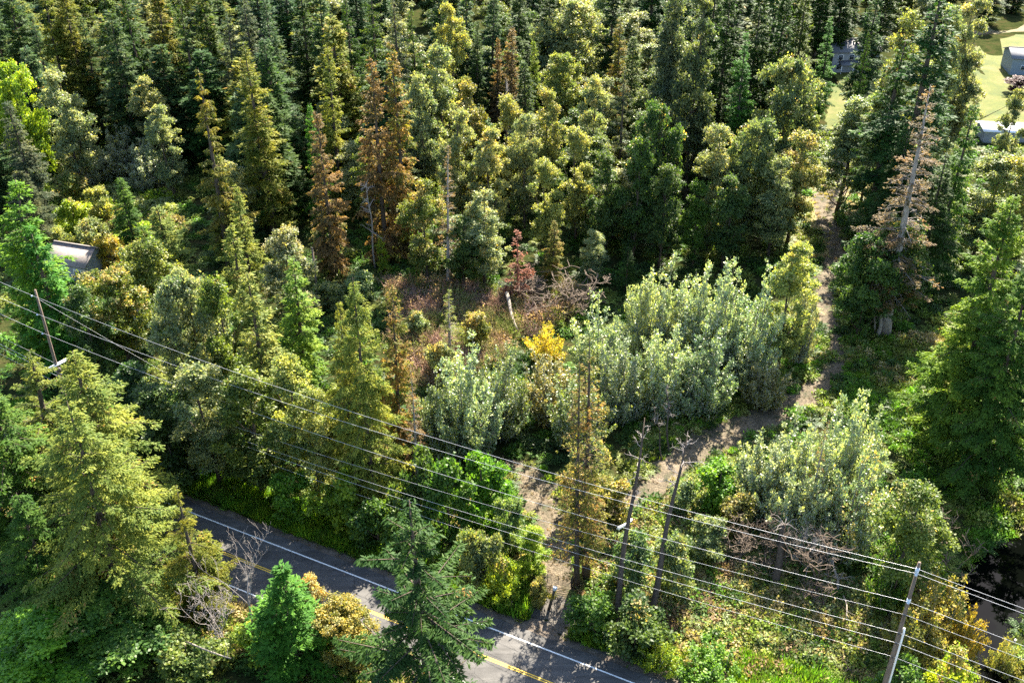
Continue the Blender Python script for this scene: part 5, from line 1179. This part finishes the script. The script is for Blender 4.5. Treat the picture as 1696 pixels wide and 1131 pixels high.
def scatter(name, kinds, pts, scale, tint, seed=0, label=None):
    """one object: points carrying size, turn, tint; geometry nodes put a tuft on each"""
    rng = np.random.default_rng(seed); n = len(pts)
    if n == 0: return
    z = ground_z(pts[:, 0], pts[:, 1]); v = np.c_[pts, z]
    me = bpy.data.meshes.new(name); me.vertices.add(n); me.vertices.foreach_set('co', v.astype(np.float32).ravel())
    def at(nm, ty, arr, key='value'): a = me.attributes.new(nm, ty, 'POINT'); a.data.foreach_set(key, np.asarray(arr, np.float32 if ty != 'INT' else np.int32).ravel())
    at('size', 'FLOAT_VECTOR', np.c_[scale, scale, scale * rng.uniform(.7, 1.25, n)], 'vector')
    at('spin', 'FLOAT_VECTOR', np.c_[rng.normal(size=(n, 2)) * .12, rng.random(n) * 6.28], 'vector')
    at('tint', 'FLOAT_COLOR', np.c_[tint, np.ones(n)], 'color'); at('pick', 'INT', rng.integers(0, len(kinds) * 2, n))
    o = obj(name, me); ng = bpy.data.node_groups.new(name, 'GeometryNodeTree'); N, L = ng.nodes, ng.links
    ng.interface.new_socket('Geometry', in_out='INPUT', socket_type='NodeSocketGeometry'); ng.interface.new_socket('Geometry', in_out='OUTPUT', socket_type='NodeSocketGeometry')
    gi, go = N.new('NodeGroupInput'), N.new('NodeGroupOutput')
    gp = N.new('GeometryNodeMeshToPoints'); L.new(gi.outputs[0], gp.inputs[0])
    ip = N.new('GeometryNodeInstanceOnPoints'); L.new(gp.outputs[0], ip.inputs[0])
    gg = N.new('GeometryNodeGeometryToInstance')
    for kd in kinds:
        for q in range(2):
            if (kd, q) not in SRC: SRC[(kd, q)] = bpy.data.objects.new('source_' + kd, clump(kd, 7 + q))
            oi = N.new('GeometryNodeObjectInfo'); oi.inputs[0].default_value = SRC[(kd, q)]; oi.inputs['As Instance'].default_value = True
            L.new(oi.outputs['Geometry'], gg.inputs[0])
    L.new(gg.outputs[0], ip.inputs['Instance']); ip.inputs['Pick Instance'].default_value = True
    def rd(nm, ty): a = N.new('GeometryNodeInputNamedAttribute'); a.data_type = ty; a.inputs[0].default_value = nm; return a.outputs[0]
    L.new(rd('pick', 'INT'), ip.inputs['Instance Index']); L.new(rd('size', 'FLOAT_VECTOR'), ip.inputs['Scale'])
    er = N.new('FunctionNodeEulerToRotation'); L.new(rd('spin', 'FLOAT_VECTOR'), er.inputs[0]); L.new(er.outputs[0], ip.inputs['Rotation'])
    L.new(ip.outputs[0], go.inputs[0])
    md = o.modifiers.new('tufts', 'NODES'); md.node_group = ng
    tag(o, label, None, None, 'stuff'); return o
rs = np.random.default_rng(99)
def area_pts(poly_px, spacing, jitter=.5):
    """random points on the ground inside a pixel polygon"""
    gp_ = np.array([G(*q) for q in poly_px]); x0, y0 = gp_.min(0); x1, y1 = gp_.max(0)
    n = int((x1 - x0) * (y1 - y0) / spacing ** 2); p = np.c_[rs.uniform(x0, x1, n), rs.uniform(y0, y1, n)]
    c = np.zeros(n, bool); j = len(gp_) - 1
    for i in range(len(gp_)):
        xi, yi = gp_[i]; xj, yj = gp_[j]
        with np.errstate(divide='ignore', invalid='ignore'):
            c ^= ((yi > p[:, 1]) != (yj > p[:, 1])) & (p[:, 0] < (xj - xi) * (p[:, 1] - yi) / (yj - yi + 1e-12) + xi)
        j = i
    return p[c]
def clear(p, road=6.4, path=True, edge=.0):
    s = road_s(p[:, 0], p[:, 1]); k = np.abs(s + 0) > road + rs.normal(size=len(p)) * .35
    if path:
        d, i = dist_line(p[:, 0], p[:, 1], FP); k &= d > FW[i] * (.72 + .33 * rs.random(len(p))) + edge
        d, i = dist_line(p[:, 0], p[:, 1], TP); k &= d > TW[i] * (.72 + .33 * rs.random(len(p))) + edge
    d, i = dist_line(p[:, 0], p[:, 1], SP); k &= d > SW[i] + .6
    s2 = (p[:, 0] - G(905, 1020)[0]) ** 2 + (p[:, 1] - G(905, 1020)[1]) ** 2; k &= s2 > 9
    return p[k]
def tints(n, names, p=None, sc=6.0):
    """patchy mixture of a few leaf colours"""
    c = np.array([TINT[q] for q in names]); 
    if p is None: idx = rs.integers(0, len(names), n)
    else:
        f = clump_noise(np.c_[p, np.zeros(n)], sc, np.random.default_rng(len(names) + n)) + rs.normal(size=n) * .16
        idx = np.clip((f * len(names)).astype(int), 0, len(names) - 1)
    return c[idx] * rs.uniform(.85, 1.6, (n, 1))
TINT.update(dry=(.24, .19, .085), straw=(.30, .24, .12), mauve=(.29, .195, .16), redbrown=(.27, .165, .11), mossy=(.12, .14, .03), deep=(.035, .065, .02))
# whole visible woodland floor, thin
p = clear(area_pts([(-150, 1250), (-150, 250), (300, 120), (1900, 120), (1900, 1250)], 1.5), 6.8)
p = p[(p[:, 1] < 215)]
scatter('undergrowth', ['fern', 'leafy'], p, rs.uniform(.9, 1.8, len(p)), tints(len(p), ['deep', 'green', 'darkfir', 'alder', 'mossy'], p), 1, 'mixed ferns and low leafy growth on the woodland floor')
# open slope right of the gate: dense brambles, ochre ones above and green ones below
slope = [(940, 985), (1000, 880), (1060, 850), (1180, 800), (1240, 860), (1330, 930), (1420, 960), (1500, 1010), (1640, 1120), (1560, 1240), (1080, 1100), (980, 1010)]
p = clear(area_pts(slope, .45), 7.2, edge=.3)
scatter('bramble_thicket', ['leafy', 'fern', 'leafy'], p, rs.uniform(.6, 1.5, len(p)), tints(len(p), ['alder', 'dry', 'mossy', 'olive', 'sage', 'dry', 'yalder', 'dalder', 'tan'], p, 3.0), 2, 'ochre and green brambles covering the open slope')
p = clear(area_pts(slope, 1.5), 7.2, edge=.6)
scatter('dry_stalks', ['twigs'], p, rs.uniform(.6, 1.2, len(p)), tints(len(p), ['tan', 'straw', 'mauve']), 3, 'dry stalks standing among the brambles of the slope')
# verge grass along both sides of the road
def verge(s0, s1, t0, t1, n):
    t = rs.uniform(t0, t1, n); s = rs.uniform(0, 1, n) ** 1.4 * (s1 - s0) + s0; return np.c_[RP[0] + RD[0] * t + RN[0] * s, RP[1] + RD[1] * t + RN[1] * s]
p = np.r_[verge(6.2, 10.5, -60, 26, 3600), verge(7.2, 12, 38, 80, 3400)]
d, i = dist_line(p[:, 0], p[:, 1], FP); p = p[d > 3.4]
scatter('verge_grass', ['grass'], p, rs.uniform(.9, 2.0, len(p)), tints(len(p), ['vivid', 'lime', 'green', 'vivid', 'alder'], p, 4.0), 4, 'tall bright green grass along the road verge')
p = verge(-10.5, -5.9, -60, 60, 2400); scatter('verge_grass', ['grass', 'leafy'], p, rs.uniform(.7, 1.5, len(p)), tints(len(p), ['green', 'alder', 'dry', 'mossy'], p, 4.0), 5, 'low grass on the near side of the road')
# area around the footpath and driveway
p = clear(area_pts([(760, 760), (900, 770), (980, 900), (960, 985), (900, 1003), (800, 1000), (720, 960), (700, 800)], .7), 6.6)
scatter('path_side_weeds', ['leafy', 'grass'], p, rs.uniform(.55, 1.2, len(p)), tints(len(p), ['vivid', 'lime', 'yalder', 'dry', 'green', 'mossy'], p, 3.0), 6, 'bright weeds crowding both sides of the footpath')
# grassy strip along the dirt path, meadow in the shade
p = clear(area_pts([(1060, 640), (1300, 590), (1320, 500), (1440, 420), (1440, 560), (1420, 700), (1330, 690), (1230, 760), (1240, 860), (1120, 850), (1040, 800)], .75), 6.6)
scatter('path_side_grass', ['grass', 'leafy'], p, rs.uniform(.5, 1.1, len(p)), tints(len(p), ['lime', 'yalder', 'mossy', 'sage', 'vivid', 'straw'], p, 4.0), 7, 'yellow-green grass and weeds beside the dirt path')
p = clear(area_pts([(1400, 560), (1560, 560), (1620, 740), (1720, 850), (1640, 960), (1500, 760), (1400, 680)], .62), 6.6)
scatter('meadow_grass', ['grass', 'grass', 'leafy'], p, rs.uniform(.7, 1.4, len(p)), tints(len(p), ['green', 'vivid', 'alder', 'mossy', 'straw'], p, 6.0), 8, 'long shaded meadow grass beyond the near thicket')
# red-brown bare thicket in the middle clearing, twiggy
mid = [(640, 470), (740, 468), (860, 490), (960, 470), (965, 505), (890, 555), (850, 560), (810, 610), (700, 640), (660, 600)]
p = clear(area_pts(mid, .85), 6.6); scatter('bare_thicket', ['twigs', 'twigs', 'dryleaf'], p, rs.uniform(1.2, 2.6, len(p)), tints(len(p), ['redbrown', 'mauve', 'tan', 'mossy', 'redbrown', 'dry', 'straw', 'pcedar'], p, 5.0), 9, 'red-brown leafless thicket in the middle clearing')
p = clear(area_pts(mid, 1.6), 6.6); scatter('low_leafy_growth', ['leafy'], p, rs.uniform(.6, 1.2, len(p)), tints(len(p), ['mossy', 'redbrown', 'olive', 'sage']), 10, 'low olive and reddish leaves under the bare thicket')
# far clearing at the upper left
p = area_pts([(70, 300), (270, 285), (310, 420), (200, 460), (90, 440)], 1.2); scatter('clearing_shrubbery', ['leafy', 'fern'], p, rs.uniform(1.0, 2.4, len(p)), tints(len(p), ['yalder', 'palder', 'lime', 'dry', 'alder'], p, 7.0), 11, 'pale yellow-green shrubbery in the far clearing')
# sunlit clearing at the head of the dirt path
p = area_pts([(1310, 430), (1320, 350), (1350, 290), (1450, 290), (1470, 420), (1430, 470)], 1.35); scatter('clearing_grass', ['grass', 'dryleaf'], p, rs.uniform(.4, .9, len(p)), tints(len(p), ['dry', 'straw', 'mauve', 'yalder'], p, 7.0), 12, 'dry grass and leaf litter in the sunlit clearing')
# litter and small debris on the paths
def along(PTS, W, n): i = rs.integers(0, len(PTS), n); return PTS[i] + rs.normal(size=(n, 2)) * W[i][:, None] * .6
p = np.r_[along(FP, FW, 260), along(TP, TW, 420)]; p = p[road_s(p[:, 0], p[:, 1]) > 8]
scatter('path_litter', ['twigs'], p, rs.uniform(.12, .32, len(p)), tints(len(p), ['tan', 'brown', 'straw']), 13, 'twigs and litter scattered on the bare paths')
p = clear(area_pts([(1500, 900), (1700, 960), (1700, 1130), (1600, 1180), (1480, 1130)], .8), 6.6); scatter('bank_weeds', ['leafy', 'grass'], p, rs.uniform(.7, 1.4, len(p)), tints(len(p), ['willow', 'olive', 'alder', 'lime'], p, 4.0), 14, 'yellowing weeds on the stream bank')

p = np.r_[verge(5.2, 7.4, -90, 90, 520), verge(-7.2, -5.0, -60, 60, 300)]
scatter('roadside_litter', ['dryleaf', 'twigs'], p, rs.uniform(.12, .3, len(p)), tints(len(p), ['tan', 'straw', 'brown']), 15, 'fallen leaves and twigs along the gravel of the road')
